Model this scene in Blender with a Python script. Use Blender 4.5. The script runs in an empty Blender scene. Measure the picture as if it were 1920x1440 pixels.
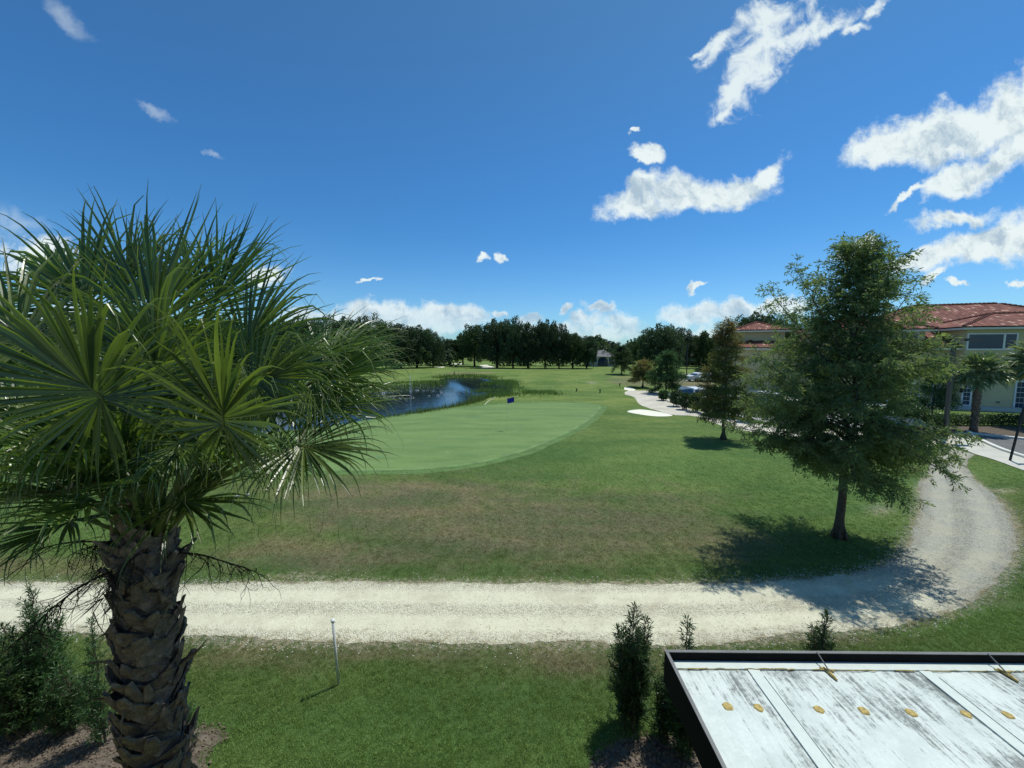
import bpy, math, random
import numpy as np
from mathutils import Vector, Matrix, noise as mnoise

R = math.radians
PI = math.pi
rng = np.random.default_rng(7)
random.seed(7)
scene = bpy.context.scene
COL = scene.collection

# ------------------------------------------------------------------ camera, sky, sun, exposure
CAM_H = 5.4
FPX = 730.0                      # focal length in pixels of the 1920 px wide photograph
PITCH = math.atan(65 / FPX)
cam_data = bpy.data.cameras.new('camera')
cam = bpy.data.objects.new('camera', cam_data)
COL.objects.link(cam)
cam.location = (0, 0, CAM_H)
cam.rotation_euler = (PI / 2 - PITCH, 0, 0)
cam_data.sensor_width = 36
cam_data.lens = FPX / 1920 * 36
cam_data.clip_start = 0.05
cam_data.clip_end = 8000
scene.camera = cam
scene.view_settings.view_transform = 'Standard'
scene.view_settings.look = 'None'
scene.view_settings.exposure = 0.0
scene.view_settings.gamma = 1.0
scene.view_settings.use_curve_mapping = False
scene.render.engine = 'CYCLES'
scene.cycles.max_bounces = 8
scene.cycles.diffuse_bounces = 3
scene.cycles.glossy_bounces = 3
scene.cycles.transmission_bounces = 4
scene.cycles.transparent_max_bounces = 6

SUN_ELEV = R(66)
SUN_DIR = Vector((0.77 * math.cos(SUN_ELEV), 0.64 * math.cos(SUN_ELEV), math.sin(SUN_ELEV))).normalized()
sun_data = bpy.data.lights.new('sun', 'SUN')
sun_data.energy = 4.1
sun_data.angle = R(0.53)
sun_data.color = (1.0, 0.975, 0.90)
sun = bpy.data.objects.new('sun', sun_data)
COL.objects.link(sun)
sun.rotation_euler = SUN_DIR.to_track_quat('Z', 'Y').to_euler()
sun.location = (20, 20, 60)


def ray(px, py):
    cp, sp = math.cos(PITCH), math.sin(PITCH)
    a, b = (px - 960) / FPX, (720 - py) / FPX
    return Vector((a, cp + b * sp, -sp + b * cp))


def G(px, py, z=0.0):
    """the point of the level z that the photograph shows at a pixel"""
    r = ray(px, py)
    t = (z - CAM_H) / r.z
    return Vector((r.x * t, r.y * t, z))


def Q(px, py, D):
    r = ray(px, py)
    t = D / r.y
    return Vector((r.x * t, D, CAM_H + r.z * t))


def pix(x, y, z=0.0):
    cp, sp = math.cos(PITCH), math.sin(PITCH)
    dz = z - CAM_H
    f = y * cp - dz * sp
    f = np.where(np.asarray(f) > 0.2, f, 0.2)
    u = y * sp + dz * cp
    return 960 + FPX * x / f, 720 - FPX * u / f


class NT:
    """tiny helper for writing node trees"""

    def __init__(s, nt):
        s.nt = nt
        s.n = nt.nodes
        s.l = nt.links

    def put(s, sock, v):
        if isinstance(v, bpy.types.NodeSocket):
            s.l.new(v, sock)
        elif v is not None:
            if isinstance(v, (tuple, list)) and len(v) == 3 and sock.type == 'RGBA':
                v = (*v, 1)
            sock.default_value = v

    def node(s, typ, ins=None, **kw):
        nd = s.n.new(typ)
        for k, v in kw.items():
            setattr(nd, k, v)
        for k, v in (ins or {}).items():
            s.put(nd.inputs[k], v)
        return nd

    def math(s, op, a, b=None, c=None, clamp=False):
        nd = s.node('ShaderNodeMath', operation=op, use_clamp=clamp)
        s.put(nd.inputs[0], a)
        if b is not None: s.put(nd.inputs[1], b)
        if c is not None: s.put(nd.inputs[2], c)
        return nd.outputs[0]

    def vmath(s, op, a, b=None, out=0):
        nd = s.node('ShaderNodeVectorMath', operation=op)
        s.put(nd.inputs[0], a)
        if b is not None: s.put(nd.inputs[1], b)
        return nd.outputs[out]

    def mix(s, f, a, b, typ='MIX'):
        nd = s.node('ShaderNodeMix', data_type='RGBA', blend_type=typ)
        s.put(nd.inputs[0], f); s.put(nd.inputs[6], a); s.put(nd.inputs[7], b)
        return nd.outputs[2]

    def mapr(s, v, a, b, c=0.0, d=1.0, smooth=True):
        nd = s.node('ShaderNodeMapRange', interpolation_type='SMOOTHSTEP' if smooth else 'LINEAR')
        s.put(nd.inputs[0], v)
        for i, q in zip((1, 2, 3, 4), (a, b, c, d)): s.put(nd.inputs[i], q)
        return nd.outputs[0]

    def noise(s, vec, scale, detail=3, rough=0.55, dist=0.0, out=0):
        nd = s.node('ShaderNodeTexNoise')
        if vec is not None: s.put(nd.inputs['Vector'], vec)
        nd.inputs['Scale'].default_value = scale
        nd.inputs['Detail'].default_value = detail
        nd.inputs['Roughness'].default_value = rough
        nd.inputs['Distortion'].default_value = dist
        return nd.outputs[out]


# ---- world: daylight sky with cumulus clouds at infinity
world = bpy.data.worlds.new('World')
scene.world = world
world.use_nodes = True
w = NT(world.node_tree)
w.n.clear()
sky = w.node('ShaderNodeTexSky', sky_type='NISHITA', sun_disc=False)
sky.sun_elevation = SUN_ELEV
sky.sun_rotation = math.atan2(SUN_DIR.x, SUN_DIR.y)
sky.altitude = 0
sky.air_density = 1.0
sky.dust_density = 0.35
sky.ozone_density = 3.0
tc = w.node('ShaderNodeTexCoord').outputs['Generated']
sep = w.node('ShaderNodeSeparateXYZ', {0: tc})
dx, dy, dz = sep.outputs
ady = w.math('MAXIMUM', w.math('ABSOLUTE', dy), 0.06)
u = w.math('DIVIDE', dx, ady)
v = w.math('DIVIDE', dz, ady)
uv = w.node('ShaderNodeCombineXYZ', {0: u, 1: v, 2: w.math('SIGN', dy)}).outputs[0]
# wispy domain warp
wn = w.noise(uv, 5.0, 5, 0.6, out=1)
wn2 = w.noise(uv, 22.0, 4, 0.6, out=1)
warp = w.vmath('ADD', w.node('ShaderNodeVectorMath', {0: wn, 1: (.5, .5, .5)}, operation='SUBTRACT').outputs[0], (0, 0, 0))
sc1 = w.node('ShaderNodeVectorMath', {0: warp}, operation='SCALE'); sc1.inputs['Scale'].default_value = 0.15
warp2 = w.node('ShaderNodeVectorMath', {0: wn2, 1: (.5, .5, .5)}, operation='SUBTRACT').outputs[0]
sc2 = w.node('ShaderNodeVectorMath', {0: warp2}, operation='SCALE'); sc2.inputs['Scale'].default_value = 0.035
uvw = w.vmath('ADD', w.vmath('ADD', uv, sc1.outputs[0]), sc2.outputs[0])
flat = w.node('ShaderNodeVectorMath', {0: uvw, 1: (1, 1, 0)}, operation='MULTIPLY').outputs[0]


def blob(px, py, rx, ry, ang=0.0, gain=1.0):
    """one cloud lobe, as a direction in the sky"""
    r = ray(px, py)
    c = (r.x / r.y, r.z / r.y)
    k = 1.0 / r.y
    mp = w.node('ShaderNodeMapping', {'Vector': flat}, vector_type='TEXTURE')
    mp.inputs['Location'].default_value = (c[0], c[1], 0)
    mp.inputs['Rotation'].default_value = (0, 0, R(ang))
    mp.inputs['Scale'].default_value = (rx / FPX * k, ry / FPX * k, 1)
    ln = w.vmath('LENGTH', mp.outputs[0], out=1)
    return w.math('MULTIPLY', w.math('SUBTRACT', 1.0, ln), gain)


def lobes(lst):
    acc = None
    for b in lst:
        s = blob(*b)
        acc = s if acc is None else w.math('SMOOTH_MAX', acc, s, 0.25)
    return acc


thick = lobes([
    (1190, 388, 78, 32, 0), (1270, 372, 110, 44, 2), (1360, 368, 100, 36, 8), (1440, 325, 60, 28, 55), (1215, 355, 46, 30, 0),
    (1218, 298, 34, 14, -20), (1188, 257, 14, 7, 0),
    (1680, 268, 110, 42, 14), (1790, 250, 130, 55, 18), (1900, 205, 110, 80, 40), (2010, 170, 170, 120, 30),
    (1800, 325, 110, 28, 30), (1890, 290, 90, 50, 25), (1700, 375, 46, 10, 30),
    (1790, 408, 88, 22, 8), (1730, 488, 90, 26, 10), (1850, 455, 130, 38, 16), (1950, 440, 120, 50, 15),
    (1635, 448, 38, 14, 0), (1590, 470, 40, 14, 20), (1745, 524, 28, 8, 20), (1795, 535, 22, 7, 0),
    (680, 590, 80, 34, 0), (770, 600, 100, 38, 0), (850, 596, 66, 32, 0), (600, 600, 70, 30, 0), (500, 520, 60, 30, 10), (70, 480, 90, 35, 0), (160, 600, 160, 40, 0),
    (923, 584, 24, 9, 0), (985, 596, 32, 15, 0), (1058, 578, 24, 10, 25), (1128, 574, 34, 13, 0), (1090, 600, 44, 17, 8),
    (1165, 606, 50, 26, 0), (1140, 622, 90, 22, 0), (1030, 618, 90, 18, 0),
    (1310, 590, 70, 26, 0), (1400, 578, 80, 22, 4), (1480, 568, 60, 20, 0), (1320, 630, 120, 18, 0),
    (908, 474, 13, 8, 0), (941, 474, 18, 10, 0), (687, 522, 22, 5, 0), (1305, 538, 22, 8, 0), (1900, 522, 30, 8, 0),
])
wisp = lobes([
    (1440, 75, 130, 48, 48), (1390, 150, 80, 34, 52), (1500, 60, 100, 26, 32), (1350, 80, 70, 20, 35), (1370, 195, 60, 16, 40), (1450, 20, 90, 40, 10),
    (1600, 45, 60, 14, 20), (1640, 8, 40, 12, 30), (1560, 40, 90, 20, 30), (1300, 105, 40, 10, 20), (1420, 130, 120, 44, 50),
])
veil = lobes([(115, 20, 70, 26, -45), (300, 200, 50, 12, -35), (30, 425, 90, 30, 0), (405, 282, 26, 8, -20)])
n1 = w.noise(uv, 7.0, 7, 0.62)
n2 = w.noise(uv, 16.0, 7, 0.66, 0.5)
n3 = w.noise(w.vmath('MULTIPLY', uv, (1.0, 2.2, 1.0)), 6.0, 6, 0.7, 0.8)
th = w.math('ADD', thick, w.math('MULTIPLY', w.math('SUBTRACT', n1, 0.5), 1.5))
th = w.math('ADD', th, w.math('MULTIPLY', w.math('SUBTRACT', n2, 0.5), 0.8))
n4 = w.noise(uv, 60.0, 5, 0.7)
th = w.math('ADD', th, w.math('MULTIPLY', w.math('SUBTRACT', n4, 0.5), 0.32))
mth = w.mapr(th, -0.05, 0.52)
wi = w.math('ADD', wisp, w.math('MULTIPLY', w.math('SUBTRACT', n2, 0.52), 2.6))
mwi = w.math('MULTIPLY', w.mapr(wi, -0.05, 0.85), 0.92)
ve = w.math('ADD', veil, w.math('MULTIPLY', w.math('SUBTRACT', n3, 0.5), 1.4))
mve = w.math('MULTIPLY', w.mapr(ve, 0.0, 1.0), 0.3)
mask = w.math('MAXIMUM', w.math('MAXIMUM', mth, mwi), mve, clamp=True)
# only above the horizon
mask = w.math('MULTIPLY', mask, w.mapr(dz, -0.01, 0.01))
# cloud body: grey undersides where it is thick, from a second, shifted look at the same noise
n1a = w.noise(uvw, 10.0, 6, 0.62)
n1b = w.noise(w.vmath('ADD', uvw, (0.018, 0.03, 0.0)), 10.0, 6, 0.62)
relief = w.math('SUBTRACT', n1a, n1b)
body = w.mapr(w.math('ADD', w.math('MULTIPLY', relief, 3.2), w.math('MULTIPLY', th, -0.22)), -0.85, 0.12)
ccol = w.mix(body, (0.44, 0.58, 0.70), (0.86, 0.96, 0.97))
# low clouds fade into the pale band at the horizon
low = w.mapr(v, 0.0, 0.16, 0.55, 1.0)
tint = w.mix(w.mapr(dz, 0.02, 0.30), (0.60, 0.99, 1.30), (0.37, 0.86, 1.22))
tint = w.mix(w.mapr(dz, 0.35, 0.75), tint, (0.46, 0.87, 1.04))
bgs = w.node('ShaderNodeBackground', {'Color': w.mix(1.0, sky.outputs[0], tint, 'MULTIPLY'), 'Strength': 0.098})
bgc = w.node('ShaderNodeBackground', {'Color': ccol, 'Strength': 0.95})
mx = w.node('ShaderNodeMixShader', {0: w.math('MULTIPLY', mask, low), 1: bgs.outputs[0], 2: bgc.outputs[0]})
w.l.new(mx.outputs[0], w.node('ShaderNodeOutputWorld').inputs[0])
world.cycles.sampling_method = 'MANUAL'
world.cycles.sample_map_resolution = 512


# ------------------------------------------------------------------ mesh helpers
def mesh_obj(name, V, F, mat=None, parent=None, attrs=None, smooth=False, uv=None):
    me = bpy.data.meshes.new(name)
    V = np.asarray(V, dtype=np.float32)
    if isinstance(F, np.ndarray) and F.ndim == 2:
        me.vertices.add(len(V)); me.vertices.foreach_set('co', V.ravel())
        k = F.shape[1]
        me.loops.add(F.size); me.loops.foreach_set('vertex_index', F.astype(np.int32).ravel())
        me.polygons.add(len(F)); me.polygons.foreach_set('loop_start', np.arange(0, F.size, k, dtype=np.int32))
        me.update(calc_edges=True)
    else:
        me.from_pydata(V.tolist(), [], [list(map(int, f)) for f in F])
    for an, av in (attrs or {}).items():
        av = np.asarray(av, dtype=np.float32)
        if av.ndim == 1:
            a = me.attributes.new(an, 'FLOAT', 'POINT'); a.data.foreach_set('value', av)
        elif av.shape[1] == 4:
            a = me.attributes.new(an, 'FLOAT_COLOR', 'POINT'); a.data.foreach_set('color', av.ravel())
        else:
            a = me.attributes.new(an, 'FLOAT_VECTOR', 'POINT'); a.data.foreach_set('vector', av.ravel())
    if uv is not None:
        ul = me.uv_layers.new(name='UVMap')
        li = np.empty(len(me.loops), dtype=np.int32); me.loops.foreach_get('vertex_index', li)
        ul.data.foreach_set('uv', np.asarray(uv, dtype=np.float32)[li].ravel())
    if smooth:
        me.polygons.foreach_set('use_smooth', np.ones(len(me.polygons), dtype=bool))
    if mat: me.materials.append(mat)
    me.update()
    o = bpy.data.objects.new(name, me)
    COL.objects.link(o)
    if parent: o.parent = parent
    return o


class MB:
    """collects shapes into one mesh"""

    def __init__(s):
        s.V = []; s.F = []

    def add(s, V, F):
        b = len(s.V)
        s.V += [tuple(v) for v in V]
        s.F += [tuple(i + b for i in f) for f in F]
        return s

    def box(s, x0, x1, y0, y1, z0, z1):
        V = [(x0, y0, z0), (x1, y0, z0), (x1, y1, z0), (x0, y1, z0), (x0, y0, z1), (x1, y0, z1), (x1, y1, z1), (x0, y1, z1)]
        return s.add(V, [(0, 3, 2, 1), (4, 5, 6, 7), (0, 1, 5, 4), (1, 2, 6, 5), (2, 3, 7, 6), (3, 0, 4, 7)])

    def tube(s, pts, rad, n=8, cap=True):
        pts = [Vector(p) for p in pts]
        if not hasattr(rad, '__len__'): rad = [rad] * len(pts)
        V = []; F = []
        ref = Vector((0, 0, 1))
        d0 = (pts[-1] - pts[0]).normalized()
        if abs(d0.z) > 0.9: ref = Vector((1, 0, 0))
        for i, p in enumerate(pts):
            d = (pts[min(i + 1, len(pts) - 1)] - pts[max(i - 1, 0)]).normalized()
            a = d.cross(ref)
            if a.length < 1e-4: a = d.cross(Vector((0, 1, 0)))
            a.normalize(); b = d.cross(a)
            for k in range(n):
                t = 2 * PI * k / n
                V.append(p + (a * math.cos(t) + b * math.sin(t)) * rad[i])
        for i in range(len(pts) - 1):
            for k in range(n):
                F.append((i * n + k, i * n + (k + 1) % n, (i + 1) * n + (k + 1) % n, (i + 1) * n + k))
        if cap:
            F.append(tuple(range(n))[::-1]); F.append(tuple((len(pts) - 1) * n + k for k in range(n)))
        return s.add(V, F)

    def prism(s, poly, z0, z1):
        n = len(poly)
        V = [(p[0], p[1], z0) for p in poly] + [(p[0], p[1], z1) for p in poly]
        F = [tuple(range(n))[::-1], tuple(range(n, 2 * n))] + [(i, (i + 1) % n, n + (i + 1) % n, n + i) for i in range(n)]
        return s.add(V, F)

    def build(s, name, mat=None, parent=None, smooth=False, M=None):
        V = s.V if M is None else [tuple(M @ Vector(v)) for v in s.V]
        return mesh_obj(name, np.array(V, dtype=np.float32).reshape(-1, 3), s.F, mat, parent, smooth=smooth)


def tag(o, label=None, cat=None, group=None, kind=None):
    if label: o['label'] = label
    if cat: o['category'] = cat
    if group: o['group'] = group
    if kind: o['kind'] = kind
    return o


def empty(name, loc, rz=0.0):
    o = bpy.data.objects.new(name, None)
    COL.objects.link(o)
    o.empty_display_size = 0.3
    o.location = loc
    o.rotation_euler = (0, 0, rz)
    return o


def copy_tree(o, parent=None):
    c = o.copy()
    COL.objects.link(c)
    c.parent = parent
    for ch in list(o.children):
        copy_tree(ch, c)
    return c


def norm(a):
    return a / np.maximum(np.linalg.norm(a, axis=-1, keepdims=True), 1e-9)


def kites(P, D, N, L, W, mid=0.45):
    """n little leaves: base, two sides, tip"""
    D = norm(D); S = norm(np.cross(D, N))
    L = np.asarray(L)[:, None] * np.ones((len(P), 1)) if np.ndim(L) else np.full((len(P), 1), L)
    W = np.asarray(W)[:, None] * np.ones((len(P), 1)) if np.ndim(W) else np.full((len(P), 1), W)
    V = np.stack([P, P + D * L * mid + S * W / 2, P + D * L, P + D * L * mid - S * W / 2], 1).reshape(-1, 3)
    F = np.arange(len(P) * 4).reshape(-1, 4)
    return V, F


def rand_dirs(n, up=0.0):
    d = rng.normal(size=(n, 3))
    d[:, 2] += up
    return norm(d)


# ------------------------------------------------------------------ materials
def material(name):
    m = bpy.data.materials.new(name)
    m.use_nodes = True
    t = NT(m.node_tree)
    t.n.clear()
    out = t.node('ShaderNodeOutputMaterial')
    return m, t, out


def bump(t, h, strength=0.3, dist=0.02):
    return t.node('ShaderNodeBump', {'Height': h, 'Strength': strength, 'Distance': dist}).outputs[0]


def simple(name, col, rough=0.6, metal=0.0, var=0.15, scale=8.0, bmp=0.0, spec=0.5):
    m, t, out = material(name)
    co = t.node('ShaderNodeTexCoord').outputs['Object']
    n = t.noise(co, scale, 5, 0.6)
    n2 = t.noise(co, scale * 7, 3, 0.6)
    f = t.math('ADD', t.math('MULTIPLY', n, 0.65), t.math('MULTIPLY', n2, 0.35))
    c = t.mix(t.mapr(f, 0.3, 0.7), tuple(x * (1 - var) for x in col), tuple(min(1, x * (1 + var)) for x in col))
    p = t.node('ShaderNodeBsdfPrincipled', {'Base Color': c, 'Roughness': rough, 'Metallic': metal, 'Specular IOR Level': spec})
    if bmp: t.put(p.inputs['Normal'], bump(t, f, bmp, 0.02))
    t.l.new(p.outputs[0], out.inputs[0])
    return m


def leafmat(name, dark, light, trans=0.3, rough=0.45, spec=0.4, tipcol=None, noise_scale=0.8):
    """foliage: the 'tint' attribute is the leaf's own colour between two greens"""
    m, t, out = material(name)
    at = t.node('ShaderNodeAttribute', attribute_name='tint').outputs['Fac']
    co = t.node('ShaderNodeTexCoord').outputs['Object']
    n = t.noise(co, noise_scale, 3, 0.6)
    f = t.math('ADD', t.math('MULTIPLY', at, 0.7), t.math('MULTIPLY', t.mapr(n, 0.3, 0.7), 0.3), clamp=True)
    c = t.mix(f, dark, light)
    if tipcol:
        tip = t.node('ShaderNodeAttribute', attribute_name='tip').outputs['Fac']
        c = t.mix(tip, c, tipcol)
    rnd = t.node('ShaderNodeObjectInfo').outputs['Random']
    hs = t.node('ShaderNodeHueSaturation', {'Hue': t.math('ADD', 0.485, t.math('MULTIPLY', rnd, 0.03)), 'Saturation': 1.0,
                                            'Value': t.math('ADD', 0.85, t.math('MULTIPLY', rnd, 0.3)), 'Color': c})
    c = hs.outputs[0]
    p = t.node('ShaderNodeBsdfPrincipled', {'Base Color': c, 'Roughness': rough, 'Specular IOR Level': spec})
    tr = t.node('ShaderNodeBsdfTranslucent', {'Color': t.mix(1.0, c, (1.15, 1.25, 0.6), 'MULTIPLY')})
    mx = t.node('ShaderNodeMixShader', {0: trans, 1: p.outputs[0], 2: tr.outputs[0]})
    t.l.new(mx.outputs[0], out.inputs[0])
    return m


M = {}
# lawn: colour follows where the turf is dormant (R), watered (G) or worn bare (B)
def grass_color(t, zone, pos, fair=None):
    sp = t.node('ShaderNodeSeparateColor', {0: zone})
    dry, lush, bare = sp.outputs
    n = t.noise(pos, 0.9, 6, 0.65)
    nb = t.noise(pos, 0.22, 4, 0.6)
    nf = t.noise(pos, 9.0, 5, 0.7)
    g = t.mix(t.mapr(nb, 0.35, 0.65), (0.086, 0.142, 0.042), (0.118, 0.178, 0.056))
    g = t.mix(t.math('MULTIPLY', lush, 0.8), g, (0.118, 0.205, 0.062))
    if fair is not None: g = t.mix(fair, g, t.mix(t.mapr(nb, 0.35, 0.65), (0.118, 0.185, 0.050), (0.165, 0.225, 0.070)))
    df = t.math('ADD', dry, t.math('MULTIPLY', t.math('SUBTRACT', n, 0.5), 1.3))
    df = t.math('ADD', df, t.math('MULTIPLY', t.math('SUBTRACT', nf, 0.5), 0.55))
    g = t.mix(t.mapr(df, 0.15, 1.05), g, t.mix(t.mapr(nf, 0.35, 0.65), (0.150, 0.138, 0.082), (0.215, 0.195, 0.120)))
    bf = t.math('ADD', bare, t.math('MULTIPLY', t.math('SUBTRACT', nf, 0.5), 1.4))
    g = t.mix(t.mapr(bf, 0.42, 0.78), g, (0.36, 0.33, 0.25))
    return g


m, t, out = material('lawn_ground')
geo = t.node('ShaderNodeNewGeometry').outputs['Position']
zone = t.node('ShaderNodeAttribute', attribute_name='zone').outputs['Color']
c = grass_color(t, zone, geo, t.node('ShaderNodeAttribute', attribute_name='fairway').outputs['Fac'])
fine = t.noise(geo, 45, 4, 0.75)
mid = t.noise(t.vmath('MULTIPLY', geo, (1.0, 0.5, 1.0)), 2.6, 5, 0.7)
c = t.mix(1.0, c, t.mix(t.mapr(fine, 0.3, 0.7), (0.62, 0.62, 0.62), (1.3, 1.3, 1.3)), 'MULTIPLY')
c = t.mix(1.0, c, t.mix(t.mapr(mid, 0.3, 0.7), (0.84, 0.88, 0.84), (1.12, 1.1, 1.1)), 'MULTIPLY')
swa = t.noise(t.vmath('MULTIPLY', geo, (0.16, 0.55, 1.0)), 0.5, 5, 0.6, 1.6)
c = t.mix(1.0, c, t.mix(t.mapr(swa, 0.36, 0.64), (0.78, 0.88, 0.80), (1.24, 1.14, 1.05)), 'MULTIPLY')
p = t.node('ShaderNodeBsdfPrincipled', {'Base Color': c, 'Roughness': 0.9, 'Specular IOR Level': 0.1,
                                        'Normal': bump(t, t.math('ADD', fine, t.math('MULTIPLY', mid, 2.0)), 0.9, 0.05)})
t.l.new(p.outputs[0], out.inputs[0]); M['lawn'] = m

# grass blades: instance attributes
m, t, out = material('grass_blades')
geo = t.node('ShaderNodeNewGeometry').outputs['Position']
zone = t.node('ShaderNodeAttribute', attribute_name='zone', attribute_type='INSTANCER').outputs['Color']
c = grass_color(t, zone, geo)
c = t.mix(1.0, c, (1.80, 1.66, 1.50), 'MULTIPLY')
n = t.noise(geo, 60, 2, 0.6)
c = t.mix(1.0, c, t.mix(t.mapr(n, 0.3, 0.7), (0.55, 0.6, 0.55), (1.7, 1.6, 1.5)), 'MULTIPLY')
p = t.node('ShaderNodeBsdfPrincipled', {'Base Color': c, 'Roughness': 0.55, 'Specular IOR Level': 0.3})
tr = t.node('ShaderNodeBsdfTranslucent', {'Color': c})
mx = t.node('ShaderNodeMixShader', {0: 0.3, 1: p.outputs[0], 2: tr.outputs[0]})
t.l.new(mx.outputs[0], out.inputs[0]); M['blades'] = m

# putting green
m, t, out = material('putting_green')
geo = t.node('ShaderNodeNewGeometry').outputs['Position']
a = t.noise(t.vmath('MULTIPLY', geo, (0.35, 1.0, 1.0)), 0.55, 5, 0.65, 0.6)
b = t.noise(geo, 1.7, 5, 0.7, 1.0)
fn = t.noise(geo, 30, 3, 0.7)
c = t.mix(t.mapr(a, 0.35, 0.65), (0.112, 0.192, 0.060), (0.150, 0.235, 0.074))
c = t.mix(t.math('MULTIPLY', t.mapr(b, 0.56, 0.72), 0.8), c, (0.225, 0.285, 0.120))
wv = t.math('SINE', t.math('ADD', t.math('MULTIPLY', t.node('ShaderNodeSeparateXYZ', {0: t.vmath('ADD', geo, t.node('ShaderNodeVectorMath', {0: t.noise(geo, 0.2, 2, 0.5, out=1), 1: (3.0, 3.0, 0)}, operation='MULTIPLY').outputs[0])}).outputs[1], 3.6), 0.0))
c = t.mix(t.math('MULTIPLY', t.mapr(wv, -0.3, 0.3), 0.16), c, (0.20, 0.30, 0.12))
c = t.mix(t.mapr(t.noise(geo, 0.8, 3, 0.6), 0.6, 0.75), c, (0.110, 0.205, 0.090))
c = t.mix(1.0, c, t.mix(t.mapr(fn, 0.3, 0.7), (0.88, 0.88, 0.88), (1.1, 1.1, 1.1)), 'MULTIPLY')
p = t.node('ShaderNodeBsdfPrincipled', {'Base Color': c, 'Roughness': 0.8, 'Specular IOR Level': 0.15, 'Normal': bump(t, fn, 0.3, 0.01)})
t.l.new(p.outputs[0], out.inputs[0]); M['green'] = m
M['fringe'] = simple('green_fringe', (0.105, 0.180, 0.060), 0.9, var=0.25, scale=1.2, spec=0.1)
M['collar'] = simple('green_collar', (0.150, 0.240, 0.092), 0.85, var=0.3, scale=1.0, spec=0.1)

# shell / limerock gravel road, two wheel tracks (UV v across the road)
m, t, out = material('gravel_road')
geo = t.node('ShaderNodeNewGeometry').outputs['Position']
uvn = t.node('ShaderNodeUVMap').outputs[0]
us = t.node('ShaderNodeSeparateXYZ', {0: uvn}).outputs
wob = t.noise(geo, 0.8, 3, 0.6)
vv = t.math('ADD', us[1], t.math('MULTIPLY', t.math('SUBTRACT', wob, 0.5), 0.12))
tr1 = t.mapr(t.math('ABSOLUTE', t.math('SUBTRACT', vv, 0.28)), 0.06, 0.17, 1, 0)
tr2 = t.mapr(t.math('ABSOLUTE', t.math('SUBTRACT', vv, 0.72)), 0.06, 0.17, 1, 0)
track = t.math('MAXIMUM', tr1, tr2)
vor = t.node('ShaderNodeTexVoronoi', {'Vector': geo, 'Scale': 34.0}, feature='F1')
vor2 = t.node('ShaderNodeTexVoronoi', {'Vector': geo, 'Scale': 90.0}, feature='F1')
vc = t.node('ShaderNodeSeparateColor', {0: vor.outputs['Color']}).outputs[0]
vc2 = t.node('ShaderNodeSeparateColor', {0: vor2.outputs['Color']}).outputs[0]
st = t.math('ADD', t.math('MULTIPLY', vc, 0.6), t.math('MULTIPLY', vc2, 0.4))
big = t.noise(geo, 1.3, 6, 0.7)
stone = t.mix(t.mapr(st, 0.05, 0.6, smooth=False), (0.36, 0.345, 0.265), (0.66, 0.65, 0.53))
dust = t.mix(t.mapr(big, 0.3, 0.7), (0.55, 0.55, 0.44), (0.66, 0.655, 0.53))
c = t.mix(t.math('MULTIPLY', track, 0.60), stone, dust)
c = t.mix(t.math('MULTIPLY', t.mapr(t.noise(geo, 0.7, 6, 0.75), 0.46, 0.66), 0.5), c, (0.40, 0.37, 0.28))
# the bend on the right is greyer crushed stone
gx = t.node('ShaderNodeSeparateXYZ', {0: geo}).outputs
turn = t.mapr(us[0], 0.53, 0.62)
grey = t.mix(t.mapr(st, 0.1, 0.9, smooth=False), (0.17, 0.175, 0.16), (0.46, 0.465, 0.42))
grey = t.mix(t.math('MULTIPLY', track, 0.45), grey, (0.36, 0.365, 0.32))
grey = t.mix(t.math('MULTIPLY', t.mapr(t.noise(geo, 1.1, 6, 0.75), 0.42, 0.62), 0.55), grey, (0.43, 0.41, 0.33))
c = t.mix(turn, c, grey)
c = t.mix(1.0, c, (0.98, 0.97, 0.89), 'MULTIPLY')
# weeds and dark leaf litter along the crown of the road
mid = t.mapr(t.math('ABSOLUTE', t.math('SUBTRACT', vv, 0.46)), 0.015, 0.09, 1, 0)
pat = t.mapr(t.noise(t.vmath('MULTIPLY', geo, (0.7, 3.0, 1)), 2.2, 6, 0.8), 0.56, 0.7)
c = t.mix(t.math('MULTIPLY', t.math('MULTIPLY', mid, pat), 0.55), c, (0.16, 0.12, 0.065))
edge = t.mapr(t.math('ABSOLUTE', t.math('SUBTRACT', us[1], 0.5)), 0.42, 0.5)
c = t.mix(t.math('MULTIPLY', edge, t.mapr(big, 0.42, 0.62)), c, (0.19, 0.17, 0.095))
h = t.math('ADD', t.math('MULTIPLY', t.math('SUBTRACT', 1, vor.outputs[0]), t.math('SUBTRACT', 1.15, track)), t.math('MULTIPLY', big, 1.2))
p = t.node('ShaderNodeBsdfPrincipled', {'Base Color': c, 'Roughness': 0.95, 'Specular IOR Level': 0.1, 'Normal': bump(t, h, 0.8, 0.03)})
t.l.new(p.outputs[0], out.inputs[0]); M['gravel'] = m

# pond
m, t, out = material('pond_water')
geo = t.node('ShaderNodeNewGeometry').outputs['Position']
n = t.noise(geo, 1.1, 4, 0.6)
n2 = t.noise(geo, 6.0, 3, 0.6)
h = t.math('ADD', t.math('MULTIPLY', n, 1.0), t.math('MULTIPLY', n2, 0.25))
p = t.node('ShaderNodeBsdfPrincipled', {'Base Color': (0.012, 0.02, 0.022), 'Roughness': 0.10, 'IOR': 1.333, 'Specular IOR Level': 1.0,
                                        'Normal': bump(t, h, 0.22, 0.06)})
t.l.new(p.outputs[0], out.inputs[0]); M['water'] = m

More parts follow.
